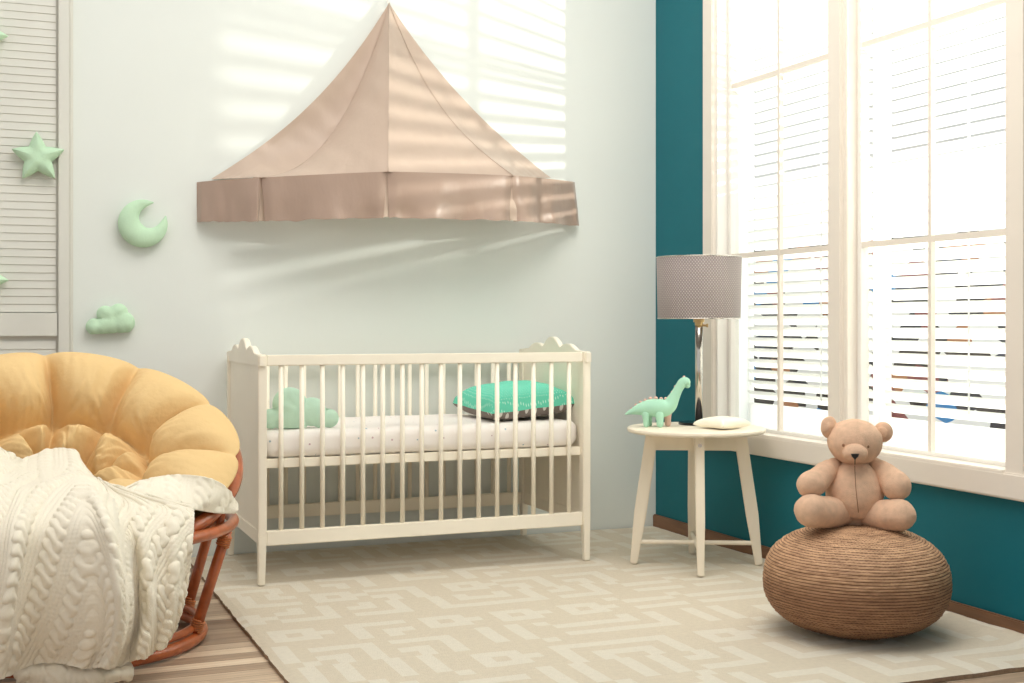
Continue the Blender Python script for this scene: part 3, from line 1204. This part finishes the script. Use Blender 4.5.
# resample evenly
tot = arc[-1]
res = []
q = 0
for j in range(NS + 1):
    s = tot * j / NS
    while q < NS - 1 and arc[q + 1] < s:
        q += 1
    t = (s - arc[q]) / max(1e-9, arc[q + 1] - arc[q])
    res.append((prof[q][0] * (1 - t) + prof[q + 1][0] * t, prof[q][1] * (1 - t) + prof[q + 1][1] * t))
pts, uv = [], []
PITCH = 0.0088
for j in range(NS + 1):
    r_, z = res[j]
    j0, j1 = max(j - 1, 0), min(j + 1, NS)
    tx, tz_ = res[j1][0] - res[j0][0], res[j1][1] - res[j0][1]
    ln = math.hypot(tx, tz_) or 1
    nx__, nz__ = tz_ / ln, -tx / ln
    s = tot * j / NS
    for i in range(NTH + 1):
        a = 2 * PI * i / NTH
        row = s / PITCH + a / (2 * PI)            # one continuous coil
        rid = math.floor(row)
        fr_ = row - rid
        h = 0.0036 * (sin(PI * fr_) ** 0.6)
        h += 0.0012 * sin(a * 110 + rid * 1.9)
        h += 0.004 * noise.noise(Vector((cos(a) * 2.2, sin(a) * 2.2, s * 5)))
        h += 0.0022 * noise.noise(Vector((cos(a) * 14, sin(a) * 14, rid * 0.9)))
        h *= min(1, r_ / 0.03)
        rr_ = max(r_ + nx__ * h, 0.0005)
        pts.append((rr_ * cos(a), rr_ * sin(a), max(z + nz__ * h, 0.0)))
        uv.append((i / NTH, s / PITCH))
k = NT('braided straw')
uvn = k.n('ShaderNodeUVMap')
sx = k.n('ShaderNodeSeparateXYZ')
k.l(uvn.outputs[0], sx.inputs[0])
ad = k.n('ShaderNodeMath', operation='ADD')
k.l(sx.outputs[0], ad.inputs[0])
k.l(sx.outputs[1], ad.inputs[1])
fr = k.n('ShaderNodeMath', operation='PINGPONG')
fr.inputs[1].default_value = 0.5
k.l(ad.outputs[0], fr.inputs[0])
rp = k.n('ShaderNodeValToRGB')
rp.color_ramp.elements[0].position = 0.05
rp.color_ramp.elements[0].color = lin((112, 78, 54))  # groove shade between the coil rows, put into the colour
rp.color_ramp.elements[1].position = 0.20
rp.color_ramp.elements[1].color = lin((212, 172, 134))
k.l(fr.outputs[0], rp.inputs[0])
tc = k.n('ShaderNodeTexCoord')
mp = k.n('ShaderNodeMapping')
mp.inputs['Scale'].default_value = (1, 1, 9)
k.l(tc.outputs['Object'], mp.inputs[0])
nz = k.n('ShaderNodeTexNoise', Scale=18.0, Detail=6.0, Roughness=0.7)
k.l(mp.outputs[0], nz.inputs['Vector'])
r2 = k.n('ShaderNodeValToRGB')
r2.color_ramp.elements[0].position = 0.3
r2.color_ramp.elements[0].color = (0.40, 0.32, 0.28, 1)
r2.color_ramp.elements[1].position = 0.68
r2.color_ramp.elements[1].color = (1.0, 0.98, 0.95, 1)
k.l(nz.outputs['Fac'], r2.inputs[0])
mx = k.n('ShaderNodeMix', data_type='RGBA', blend_type='MULTIPLY')
mx.inputs[0].default_value = 0.95
k.l(rp.outputs[0], mx.inputs[6])
k.l(r2.outputs[0], mx.inputs[7])
# shade on the lower half, put into the straw colour as a darker tint
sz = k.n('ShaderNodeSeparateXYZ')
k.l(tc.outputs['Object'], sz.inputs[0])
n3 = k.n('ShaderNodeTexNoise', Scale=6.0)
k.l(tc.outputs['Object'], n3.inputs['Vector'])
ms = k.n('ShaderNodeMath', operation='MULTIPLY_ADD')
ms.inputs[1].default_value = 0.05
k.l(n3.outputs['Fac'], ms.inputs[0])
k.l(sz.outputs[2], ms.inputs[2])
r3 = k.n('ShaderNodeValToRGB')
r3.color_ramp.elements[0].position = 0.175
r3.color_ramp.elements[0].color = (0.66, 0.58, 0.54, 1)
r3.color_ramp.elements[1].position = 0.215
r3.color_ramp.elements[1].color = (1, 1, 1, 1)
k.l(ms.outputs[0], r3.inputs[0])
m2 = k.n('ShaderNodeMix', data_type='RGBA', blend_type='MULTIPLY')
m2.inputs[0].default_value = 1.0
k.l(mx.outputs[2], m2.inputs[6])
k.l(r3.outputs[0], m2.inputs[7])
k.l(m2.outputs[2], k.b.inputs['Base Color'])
k.b.inputs['Roughness'].default_value = 0.75
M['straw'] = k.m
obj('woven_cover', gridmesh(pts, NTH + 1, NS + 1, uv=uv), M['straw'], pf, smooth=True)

# ------------------------------------------------------------------ teddy bear
BD = 3.86                                   # distance used for its scale
K = BD / F / 4.88                           # metres per pixel of the enlarged view
bear = empty('teddy_bear', cam2w((855 - 512) / F * BD, BD + 0.0, RZ + PH - 0.004), -YAW)
tag(bear, 'beige plush teddy bear sitting on the woven pouf', 'toy')
bz = bear.location.z


def bpnt(x, y, dy=0.0):
    # x, y on the enlarged view, dy forward (towards the viewer)
    d = BD - dy
    lat = (780 + x / 4.88 - 512) / F * d
    z = CAM_Z + (HOR - (400 + y / 4.88)) / F * d
    return Vector((lat - (855 - 512) / F * BD, -dy, z - bz))


mb = M['bear']


def fur(vf, amp=0.0022, sc=60.0):
    out = []
    for v in vf[0]:
        v = Vector(v)
        out.append(v + wob(v, sc, amp) + wob(v, sc * 0.25, amp * 1.2))
    return (out,) + tuple(vf[1:])


torso = [(364, 318, 0.0, 70), (364, 370, 0.012, 112), (364, 440, 0.02, 136), (364, 505, 0.02, 124), (364, 548, 0.012, 78)]
obj('torso', fur(sausage([bpnt(x, y, dy) for x, y, dy, _ in torso], [r * K for *_, r in torso], 36, 8)), mb, bear, smooth=True)
hd = bpnt(366, 205, 0.02)
obj('head', fur(ellipsoid(hd, (131 * K, 116 * K, 113 * K), 44, 28)), mb, bear, smooth=True)
obj('snout', fur(ellipsoid(bpnt(366, 258, 0.084), (60 * K, 50 * K, 46 * K), 32, 20), 0.0012), mb, bear, smooth=True)
for (x, y, r, dy, rt) in ((240, 134, 50, 0.008, 0.5), (503, 156, 47, 0.008, -0.5)):
    e = obj('ear', fur(ellipsoid(bpnt(x, y, dy), (r * K, 24 * K, r * 1.06 * K), 26, 18, M=Matrix.Rotation(rt, 3, 'Z')), 0.0015), mb, bear, smooth=True)
    c = bpnt(x + (5 if x < 366 else -5), y + 4, dy + 0.012)
    obj('inner_ear', fur(ellipsoid(c, (r * 0.62 * K, 9 * K, r * 0.62 * K), 20, 14, M=Matrix.Rotation(rt, 3, 'Z')), 0.001), mb, e, smooth=True)
arm_l = [(262, 325, 0.0, 42), (228, 350, 0.025, 54), (185, 390, 0.055, 62), (150, 412, 0.082, 66)]
arm_r = [(466, 325, 0.0, 42), (500, 352, 0.025, 54), (540, 392, 0.055, 64), (570, 418, 0.082, 70)]
for a_ in (arm_l, arm_r):
    obj('arm', fur(sausage([bpnt(x, y, dy) for x, y, dy, _ in a_], [r * K for *_, r in a_], 26, 7)), mb, bear, smooth=True)
leg_l = [(305, 548, 0.03, 62), (240, 548, 0.075, 74), (185, 545, 0.105, 76), (152, 540, 0.120, 78)]
leg_r = [(428, 556, 0.03, 62), (490, 560, 0.075, 74), (545, 562, 0.105, 76), (580, 562, 0.120, 78)]
for a_ in (leg_l, leg_r):
    obj('leg', fur(sausage([bpnt(x, y, dy) for x, y, dy, _ in a_], [r * K for *_, r in a_], 28, 7)), mb, bear, smooth=True)
for a_ in (leg_l, leg_r):
    pass
nose_v = [(346, 262), (388, 262), (382, 276), (370, 288), (366, 298), (362, 288), (350, 276)]
nV = [bpnt(x, y, 0.119) for x, y in nose_v] + [bpnt(366 + (x - 366) * 0.8, 274 + (y - 274) * 0.8, 0.127) for x, y in nose_v]
nF = [tuple(range(7, 14))] + [(i, (i + 1) % 7, 7 + (i + 1) % 7, 7 + i) for i in range(7)]
obj('nose', (nV, nF), M['black'], bear)
obj('mouth', sausage([bpnt(366, 290, 0.124), bpnt(366, 302, 0.119), bpnt(366, 314, 0.108)], [0.0012] * 3, 8, 4), M['black'], bear, smooth=True)
for (x, y) in ((309, 221), (430, 227)):
    sgn = 1
    obj('eye', ellipsoid(bpnt(x, y, 0.0865), (6.5 * K, 5 * K, 8 * K), 14, 10), M['bear_seam'], bear, smooth=True)
sv = []
for i in range(9):
    y = 322 + i * 27
    dyv = 0.022 + 0.066 * sin(PI * (i + 1.9) / 11.2) ** 0.7
    sv.append(bpnt(365, y, dyv))
bear_seam = sv

# bring the seam onto the torso surface
bpy.context.view_layer.update()
tor = [o for o in bear.children if o.name.startswith('torso')][0]
tb = BVHTree.FromObject(tor, bpy.context.evaluated_depsgraph_get())
sv2 = []
for p in sv:
    hit = tb.ray_cast(Vector((p.x, -0.4, p.z)), Vector((0, 1, 0)))
    if hit[0] is not None:
        sv2.append(hit[0] + Vector((0, -0.0005, 0)))
obj('belly_seam', sausage(sv2, [0.0011] * len(sv2), 8, 4), M['bear_seam'], bear, smooth=True)

# ------------------------------------------------------------------ papasan chair
chl = cam2w(-1.295, 3.74, 0.0)
chair = empty('papasan_chair', chl, -YAW + math.radians(30))
tag(chair, 'round rattan papasan bowl chair on the plank floor', 'chair')
TILT = math.radians(28)
RT = Matrix.Rotation(TILT, 3, 'X')
CZ = 0.580
BOWL_R, BOWL_D = 0.488, 0.25
cc0 = Vector((0, 0, CZ))


def bowl(rho, th, off=0.0, R=BOWL_R):
    """point on the bowl, pushed off along its inward normal"""
    p = Vector((R * rho * cos(th), R * rho * sin(th), -BOWL_D * (1 - rho * rho)))
    nrm = Vector((-2 * BOWL_D * rho * cos(th) / R, -2 * BOWL_D * rho * sin(th) / R, 1)).normalized()
    return cc0 + RT @ (p + nrm * off)


cr0 = cc0 + RT @ Vector((0, 0, -0.022))
obj('bowl_rim', ring(cr0, BOWL_R, 0.020, RT, 96, 14), M['rattan'], chair, smooth=True)
obj('bowl_rim', ring(cr0 + RT @ Vector((0, 0, -0.042)), BOWL_R - 0.012, 0.014, RT, 96, 12), M['rattan'], chair, smooth=True)
pts = []
nb, nr = 96, 14
for j in range(nr + 1):
    rho = 0.02 + 0.97 * j / nr
    for i in range(nb):
        pts.append(bowl(rho, 2 * PI * i / nb, -0.012 + 0.004 * ((i + j) % 2)))
obj('bowl_weave', gridmesh(pts, nb, nr + 1, wrap=True), M['weave'], chair, smooth=True)
obj('base_ring', ring((0, 0, 0.345), 0.470, 0.017, None, 96, 12), M['rattan'], chair, smooth=True)
obj('base_ring', ring((0, 0, 0.022), 0.378, 0.018, None, 96, 12), M['rattan'], chair, smooth=True)
obj('base_ring', ring((0, 0, 0.052), 0.368, 0.012, None, 96, 12), M['rattan'], chair, smooth=True)
for i in range(8):
    a = 2 * PI * i / 8 + 0.2
    p0 = Vector((0.375 * cos(a), 0.375 * sin(a), 0.04))
    p1 = Vector((0.470 * cos(a), 0.470 * sin(a), 0.335))
    st = obj('strut', rod(p0, p1, 0.0165, 0.0155, 14), M['rattan'], chair, smooth=True)
    tv = (p1 - p0).normalized()
    # cane binding wound round the strut where it meets the rings
    for q in (0.015, 0.85):
        x_, y_ = frame_of(tv)
        c = p0 + (p1 - p0) * q
        hx = [c + tv * (0.034 * m_ / 60) + x_ * (0.0178 * cos(2 * PI * m_ / 12)) + y_ * (0.0178 * sin(2 * PI * m_ / 12)) for m_ in range(61)]
        obj('binding', sausage(hx, [0.0034] * 61, 6, 1, caps=False), M['rattan_wrap'], st, smooth=True)
for i in range(4):
    a = 2 * PI * i / 4 + 0.95
    # short braces that carry the bowl
    p0 = Vector((0.45 * cos(a), 0.45 * sin(a), 0.345))
    p1 = bowl(0.96, a, -0.02)
    if p1.z > p0.z:
        obj('brace', rod(p0, p1, 0.012, 0.012, 12), M['rattan'], chair, smooth=True)

# cushion
pc = empty('papasan_cushion', chl, -YAW + math.radians(30))
pc.location = chl
tag(pc, 'mustard yellow tufted round cushion in the rattan bowl chair', 'cushion')
NBT = 10
buttons, creases = [], []
ph0 = math.radians(90 - 2)
RB = 0.58
outer = [(RB * cos(ph0 + 2 * PI * i / NBT), RB * sin(ph0 + 2 * PI * i / NBT)) for i in range(NBT)]
inner = [(0.20 * cos(ph0 + 2 * PI * (i + 0.5) / 5), 0.20 * sin(ph0 + 2 * PI * (i + 0.5) / 5)) for i in range(5)]
buttons = outer + inner
for i, p in enumerate(outer):
    th_ = ph0 + 2 * PI * i / NBT
    creases.append((p, (1.02 * cos(th_ + 0.03), 1.02 * sin(th_ + 0.03))))
    creases.append((p, outer[(i + 1) % NBT]))
    q = min(inner, key=lambda w_: (w_[0] - p[0]) ** 2 + (w_[1] - p[1]) ** 2)
    creases.append((p, q))
for i in range(5):
    creases.append((inner[i], inner[(i + 1) % 5]))
BA = np.array(buttons)
C0 = np.array([c[0] for c in creases])
C1 = np.array([c[1] for c in creases])
CD = C1 - C0
CL = (CD ** 2).sum(1)


def tuft(x, y):
    q = np.array([x, y])
    t = np.clip(((q - C0) * CD).sum(1) / CL, 0, 1)
    dc = np.sqrt(((C0 + CD * t[:, None] - q) ** 2).sum(1)).min()
    db = np.sqrt(((BA - q) ** 2).sum(1)).min()
    f = 1 - 0.58 * math.exp(-(dc / 0.050) ** 1.2) - 0.16 * math.exp(-(dc / 0.16) ** 2)
    f *= 1 - 0.72 * math.exp(-(db / 0.075) ** 1.5) - 0.12 * math.exp(-(db / 0.2) ** 2)
    ib = int(((BA - q) ** 2).sum(1).argmin())
    fa = math.atan2(y - BA[ib][1], x - BA[ib][0])
    return f, dc, db, fa, ib


CR = 0.525
NRo, NTo = 110, 420
CT = 0.18
pts = []
for side in (1, -1):
    for j in range(NRo + 1):
        rho = sin(j / NRo * PI / 2) ** 0.9
        rho = max(rho, 0.004)
        for i in range(NTo):
            th_ = 2 * PI * i / NTo
            x, y = rho * cos(th_), rho * sin(th_)
            f, dc, db, fa, ib = tuft(x, y)
            edge_ = math.sqrt(max(0, 1 - rho ** 7))
            # scalloped rim
            rs_ = 1 - 0.045 * (1 - f) * rho ** 4
            R_ = CR * rs_
            if side > 0:
                h = CT * f * edge_
                # wrinkles running into the creases
                h += 0.011 * noise.noise(Vector((th_ * 15, rho * 2.5, 1))) * edge_ * min(1, rho * 3) * math.exp(-dc / 0.2)
                h += 0.008 * noise.noise(Vector((x * 5, y * 5, 4))) * edge_
                # fine gathers running out of each button
                gw = sin(fa * 15 + ib * 1.7 + 3 * noise.noise(Vector((x * 6, y * 6, ib))))
                h += 0.0055 * gw * edge_ * math.exp(-((db - 0.10) / 0.12) ** 2) * (0.5 + noise.noise(Vector((x * 9, y * 9, 8))))
                h += 0.0035 * sin(th_ * 62 + 5 * noise.noise(Vector((x * 4, y * 4, 2)))) * edge_ * max(0, rho - 0.6) * 2.5 * max(0, 0.3 + noise.noise(Vector((x * 7, y * 7, 11))))
            else:
                h = -0.006 * edge_
            lift = 0.045
            pts.append(bowl(rho, th_, h + lift, R=R_))
off = (NRo + 1) * NTo
Fc = []
for b_ in (0, off):
    for j in range(NRo):
        for i in range(NTo):
            l_ = (i + 1) % NTo
            a_ = (b_ + j * NTo + i, b_ + j * NTo + l_, b_ + (j + 1) * NTo + l_, b_ + (j + 1) * NTo + i)
            Fc.append(a_ if b_ == 0 else a_[::-1])
cu = obj('cushion_cover', (pts, Fc), M['cushion'], pc, smooth=True)
weld(cu, 0.0008)
for (x, y) in outer[:]:
    rho, th_ = math.hypot(x, y), math.atan2(y, x)
    f, *_ = tuft(x, y)
    obj('button', ellipsoid(bowl(rho, th_, CT * f + 0.036), (0.010, 0.010, 0.006), 14, 8), M['cushion'], pc, smooth=True)

# ------------------------------------------------------------------ knitted blanket
k = NT('cream cable knit wool')
uvn = k.n('ShaderNodeUVMap')
mp = k.n('ShaderNodeMapping')
mp.inputs['Scale'].default_value = (210, 150, 1)
k.l(uvn.outputs[0], mp.inputs[0])
wv_ = k.n('ShaderNodeTexWave', Scale=1.0, Distortion=1.5)
wv_.inputs['Detail'].default_value = 2.0
k.l(mp.outputs[0], wv_.inputs['Vector'])
nz = k.n('ShaderNodeTexNoise', Scale=300.0, Detail=3.0)
tc = k.n('ShaderNodeTexCoord')
k.l(tc.outputs['Object'], nz.inputs['Vector'])
sm = k.n('ShaderNodeMath', operation='ADD')
k.l(wv_.outputs['Fac'], sm.inputs[0])
k.l(nz.outputs['Fac'], sm.inputs[1])
bp = k.n('ShaderNodeBump', Strength=0.35, Distance=0.002)
k.l(sm.outputs[0], bp.inputs['Height'])
k.l(bp.outputs[0], k.b.inputs['Normal'])
rp = k.n('ShaderNodeValToRGB')
rp.color_ramp.elements[0].color = lin((240, 229, 205))
rp.color_ramp.elements[1].color = lin((250, 243, 226))
k.l(nz.outputs['Fac'], rp.inputs[0])
k.l(rp.outputs[0], k.b.inputs['Base Color'])
k.b.inputs['Roughness'].default_value = 0.95
k.b.inputs['Sheen Weight'].default_value = 0.3
k.b.inputs['Specular IOR Level'].default_value = 0.1
M['knit'] = k.m

bpy.context.view_layer.update()
dg = bpy.context.evaluated_depsgraph_get()
wv, wf = [], []
for o in [cu] + [c for c in chair.children if c.type == 'MESH']:
    n0 = len(wv)
    wv += [o.matrix_world @ v.co for v in o.data.vertices]
    wf += [tuple(i + n0 for i in p.vertices) for p in o.data.polygons]
seat_bvh = BVHTree.FromPolygons(wv, wf)
EYE = Vector((0, 0, CAM_Z))


def knit_h(a, b):
    PER = 0.092
    x = a % PER
    if x < 0.054:
        ph = 2 * PI * b / 0.062
        h = 0.0
        for sg_ in (1, -1):
            c = 0.027 + sg_ * 0.0115 * sin(ph)
            w_ = (x - c) / 0.0135
            if abs(w_) < 1:
                h = max(h, math.sqrt(1 - w_ * w_) * (0.80 + 0.20 * sg_ * cos(ph)))
        return 0.0095 * h
    q = (x - 0.054) / 0.038
    rib = abs(sin(q * PI * 3))
    return 0.0030 * rib * (0.7 + 0.3 * abs(sin(b / 0.011 * PI)))


def spline1(vals, x):
    """catmull through equally spaced values, x in 0..1"""
    n = len(vals) - 1
    f = x * n
    i = min(int(f), n - 1)
    t = f - i
    p1, p2 = vals[i], vals[i + 1]
    p0 = vals[i - 1] if i else p1 * 2 - p2
    p3 = vals[i + 2] if i + 2 <= n else p2 * 2 - p1
    return 0.5 * (2 * p1 + (p2 - p0) * t + (2 * p0 - 5 * p1 + 4 * p2 - p3) * t * t + (3 * p1 - p0 - 3 * p2 + p3) * t ** 3)


def patch(rows, nu, nv, wid, hgt, slant=0.0, folds=None, clear=0.022, fit=True, a0=0.0, gauge=1.0):
    """cloth patch laid through rows of (u, v, distance) guide points, kept outside the chair and cushion"""
    rows = [[Vector(p) for p in r] for r in rows]
    U = np.zeros((nv + 1, nu + 1))
    Vv, Dd, Lm = U.copy(), U.copy(), U.copy()
    for j in range(nv + 1):
        t = j / nv
        for i in range(nu + 1):
            s = i / nu
            u, v, d = spline1([spline1(r, s) for r in rows], t)
            lim = 9.0
            if fit:
                dr_ = (P(u, v, 1.0) - EYE)
                hit = seat_bvh.ray_cast(EYE, dr_.normalized())
                if hit[0] is not None:
                    lim = hit[3] / dr_.length - clear
            U[j, i], Vv[j, i], Dd[j, i], Lm[j, i] = u, v, d, lim
    Dd = np.minimum(Dd, Lm)
    # pull the cloth taut over whatever it lies on
    for _ in range(160 if fit else 4):
        Pd = np.pad(Dd, 1, mode='edge')
        Dd = 0.3 * Dd + 0.7 * (Pd[:-2, 1:-1] + Pd[2:, 1:-1] + Pd[1:-1, :-2] + Pd[1:-1, 2:]) / 4
        Dd = np.minimum(Dd, Lm)
    for _ in range(12):
        Pd = np.pad(Dd, 1, mode='edge')
        Dd = (Pd[:-2, 1:-1] + Pd[2:, 1:-1] + Pd[1:-1, :-2] + Pd[1:-1, 2:]) / 4
    A = np.zeros((nv + 1, nu + 1, 3))
    for j in range(nv + 1):
        for i in range(nu + 1):
            u, v, d = U[j, i], Vv[j, i], Dd[j, i]
            if folds:
                u, v, d = folds(i / nu, j / nv, Vector((u, v, d)))
            p = P(u, v, d)
            p.z = max(p.z, 0.014)
            A[j, i] = p
    du = np.gradient(A, axis=1)
    dv = np.gradient(A, axis=0)
    Nn = np.cross(dv, du)
    Nn /= np.linalg.norm(Nn, axis=2, keepdims=True) + 1e-9
    tocam = np.array([0, 0, CAM_Z]) - A
    sgn = np.sign((Nn * tocam).sum(2).mean())
    Nn *= sgn if sgn else 1
    SA = np.concatenate([np.zeros((nv + 1, 1)), np.cumsum(np.linalg.norm(A[:, 1:] - A[:, :-1], axis=2), axis=1)], axis=1)
    SA = SA - SA[:, nu // 2:nu // 2 + 1] + 0.5
    # the columns of stitches run smooth down the cloth
    for _ in range(40):
        SA[1:-1] = (SA[:-2] + 2 * SA[1:-1] + SA[2:]) / 4
    SB = np.concatenate([np.zeros((1, nu + 1)), np.cumsum(np.linalg.norm(A[1:] - A[:-1], axis=2), axis=0)], axis=0)
    for _ in range(20):
        SB[:, 1:-1] = (SB[:, :-2] + 2 * SB[:, 1:-1] + SB[:, 2:]) / 4
    out, uv = [], []
    for j in range(nv + 1):
        for i in range(nu + 1):
            a = a0 + SA[j, i]
            b = SB[j, i]
            q_ = min(1, max(0, (0.66 - i / nu) / 0.14))
            aa = a + slant * b * q_ * q_ * (3 - 2 * q_)
            h = knit_h(aa, b) * gauge
            out.append(tuple(A[j, i] + Nn[j, i] * h))
            uv.append((aa, b))
    return gridmesh(out, nu + 1, nv + 1, uv=uv)


main_rows = [
    [(-70, 428, 3.620), (-25, 430, 3.700), (12, 455, 3.780), (45, 468, 3.800), (82, 474, 3.740), (112, 484, 3.660), (150, 497, 3.580), (192, 507, 3.500)],
    [(-70, 462, 3.340), (-25, 468, 3.380), (10, 478, 3.420), (45, 484, 3.460), (86, 482, 3.440), (116, 499, 3.425), (155, 507, 3.444), (194, 514, 3.445)],
    [(-70, 515, 3.110), (-25, 515, 3.140), (8, 518, 3.180), (45, 520, 3.220), (96, 515, 3.220), (126, 530, 3.312), (160, 535, 3.369), (193, 540, 3.403)],
    [(-70, 570, 3.060), (-25, 568, 3.090), (6, 566, 3.130), (42, 566, 3.180), (104, 560, 3.180), (134, 570, 3.307), (162, 570, 3.349), (190, 572, 3.397)],
    [(-70, 620, 3.060), (-25, 618, 3.090), (4, 612, 3.130), (40, 608, 3.180), (108, 604, 3.180), (138, 604, 3.314), (162, 602, 3.345), (186, 600, 3.402)],
    [(-70, 664, 3.070), (-25, 660, 3.100), (6, 648, 3.150), (40, 638, 3.200), (104, 640, 3.200), (134, 634, 3.315), (158, 628, 3.350), (180, 620, 3.407)],
    [(-70, 705, 3.090), (-25, 697, 3.120), (6, 676, 3.180), (44, 662, 3.240), (92, 668, 3.240), (122, 664, 3.314), (150, 654, 3.355), (170, 640, 3.413)],
]


def main_folds(s, t, g):
    u, v, d = g
    amp = min(1, t * 1.6)
    d -= 0.016 * amp * (1 + sin(s * 23 + t * 2.0)) * (0.4 + 0.6 * s)
    d -= 0.010 * amp * (1 + noise.noise(Vector((s * 6, t * 2, 3))))
    d -= 0.085 * amp * math.exp(-((s - 0.60 - 0.03 * t) / 0.036) ** 2)
    d -= 0.040 * amp * math.exp(-((s - 0.77 - 0.02 * t) / 0.028) ** 2)
    d -= 0.035 * amp * math.exp(-((s - 0.92) / 0.030) ** 2)
    d -= 0.030 * min(1, t * 2) * math.exp(-((s - 0.36 + 0.10 * t) / 0.035) ** 2)
    return Vector((u, v, d))


flap_rows = [
    [(118, 492, 3.7), (142, 480, 3.75), (170, 475, 3.8), (200, 476, 3.8), (222, 484, 3.75), (237, 503, 3.7)],
    [(112, 500, 3.7), (138, 488, 3.75), (168, 485, 3.8), (198, 487, 3.8), (220, 494, 3.75), (238, 507, 3.7)],
    [(112, 510, 3.6), (138, 498, 3.7), (168, 497, 3.7), (196, 499, 3.7), (218, 504, 3.7), (238, 510, 3.7)],
    [(116, 520, 3.5), (140, 511, 3.6), (168, 511, 3.6), (194, 510, 3.6), (216, 513, 3.65), (236, 513, 3.7)],
]
lump_rows = [
    [(-10, 478, 3.75), (14, 464, 3.78), (38, 454, 3.82), (58, 449, 3.84), (74, 452, 3.82), (84, 470, 3.78)],
    [(-8, 484, 3.66), (14, 470, 3.68), (38, 460, 3.72), (58, 456, 3.74), (76, 460, 3.72), (90, 474, 3.70)],
    [(-6, 492, 3.60), (14, 480, 3.60), (38, 472, 3.62), (60, 468, 3.64), (80, 470, 3.64), (94, 480, 3.62)],
    [(-4, 502, 3.50), (14, 492, 3.50), (38, 486, 3.52), (62, 482, 3.52), (84, 482, 3.52), (98, 490, 3.52)],
]


def lump_f(s, t, g):
    u, v, d = g
    return Vector((u, v, d - 0.02 * sin(PI * t)))


floor_rows = [
    [(18, 668, 3.30), (26, 658, 3.34), (48, 655, 3.36), (72, 660, 3.36), (100, 664, 3.36), (130, 664, 3.38)],
    [(16, 672, 3.24), (26, 664, 3.24), (50, 662, 3.24), (74, 665, 3.25), (102, 668, 3.27), (132, 668, 3.32)],
    [(16, 676, 3.22), (26, 672, 3.20), (50, 674, 3.20), (74, 674, 3.21), (104, 674, 3.23), (134, 672, 3.28)],
    [(18, 682, 3.24), (28, 682, 3.22), (50, 690, 3.22), (74, 690, 3.22), (102, 684, 3.24), (132, 678, 3.30)],
]
bl = empty('knitted_blanket', cam2w(-1.2, 3.25, 0.0))
tag(bl, 'cream cable knit blanket draped over the front of the papasan chair', 'blanket')
bll = bl.location


def B_(vf):
    return ([(v[0] - bll.x, v[1] - bll.y, v[2] - bll.z) for v in vf[0]],) + tuple(vf[1:])


for nm, pt in (('blanket_cloth', patch(main_rows, 300, 240, 0.80, 0.66, slant=0.35, folds=main_folds)),
               ('folded_flap', patch(flap_rows, 90, 30, 0.36, 0.12, clear=0.014, a0=0.02, gauge=0.6)),
               ('bunched_fold', patch(lump_rows, 80, 40, 0.30, 0.14, folds=lump_f, clear=0.03, gauge=0.8)),
               ('trailing_fold', patch(floor_rows, 80, 30, 0.34, 0.11, fit=False, gauge=0.8))):
    bo = obj(nm, B_(pt), M['knit'], bl, smooth=True)
    sd = bo.modifiers.new('thickness', 'SOLIDIFY')
    sd.thickness = 0.007
    sd.offset = 0.0

# ------------------------------------------------------------------ lights
def lamp_obj(name, kind, loc, energy, color=(1, 1, 1), **kw):
    l = bpy.data.lights.new(name, kind)
    l.energy = energy
    l.color = color
    for a, b in kw.items():
        setattr(l, a, b)
    o = bpy.data.objects.new(name, l)
    COL.objects.link(o)
    o.location = loc
    return o


# strong lamp outside the window: throws the slat stripes on the back wall
lamp_obj('window_sun_lamp', 'POINT', (3.98, 3.16, 1.76), 270, (1.0, 0.97, 0.90), shadow_soft_size=0.016)
# big soft light over the room
k1 = lamp_obj('ceiling_softbox', 'AREA', (1.5, 2.9, 3.5), 82, (1.0, 0.95, 0.885), shape='RECTANGLE', size=2.6, size_y=2.2)
k1.rotation_euler = (math.radians(4), 0, 0)
# added softbox above the yard, brightens reveal, slats and floor near the window
k2 = lamp_obj('added_yard_softbox', 'AREA', (5.6, 3.4, 3.9), 260, (1.0, 0.985, 0.96), shape='RECTANGLE', size=2.4, size_y=3.0)
k2.rotation_euler = (Vector((2.6, 3.9, 0.9)) - k2.location).to_track_quat('-Z', 'Y').to_euler()
w = bpy.data.worlds.new('overcast sky')
scene.world = w
w.use_nodes = True
bg = w.node_tree.nodes['Background']
bg.inputs['Color'].default_value = (1.0, 0.985, 0.965, 1)
bg.inputs['Strength'].default_value = 0.66

# ------------------------------------------------------------------ camera
cd = bpy.data.cameras.new('camera')
cam = bpy.data.objects.new('camera', cd)
COL.objects.link(cam)
cam.location = (0, 0, CAM_Z)
cam.rotation_euler = (math.radians(90), 0, -YAW)
cd.sensor_width = 36
cd.lens = 36 * F / 1024
cd.shift_y = -(341.5 - HOR) / 1024
cd.clip_start = 0.05
scene.camera = cam
scene.view_settings.view_transform = 'Standard'
scene.view_settings.look = 'None'
scene.view_settings.exposure = 0.08
scene.cycles.use_denoising = True
scene.cycles.max_bounces = 10
scene.cycles.transparent_max_bounces = 16
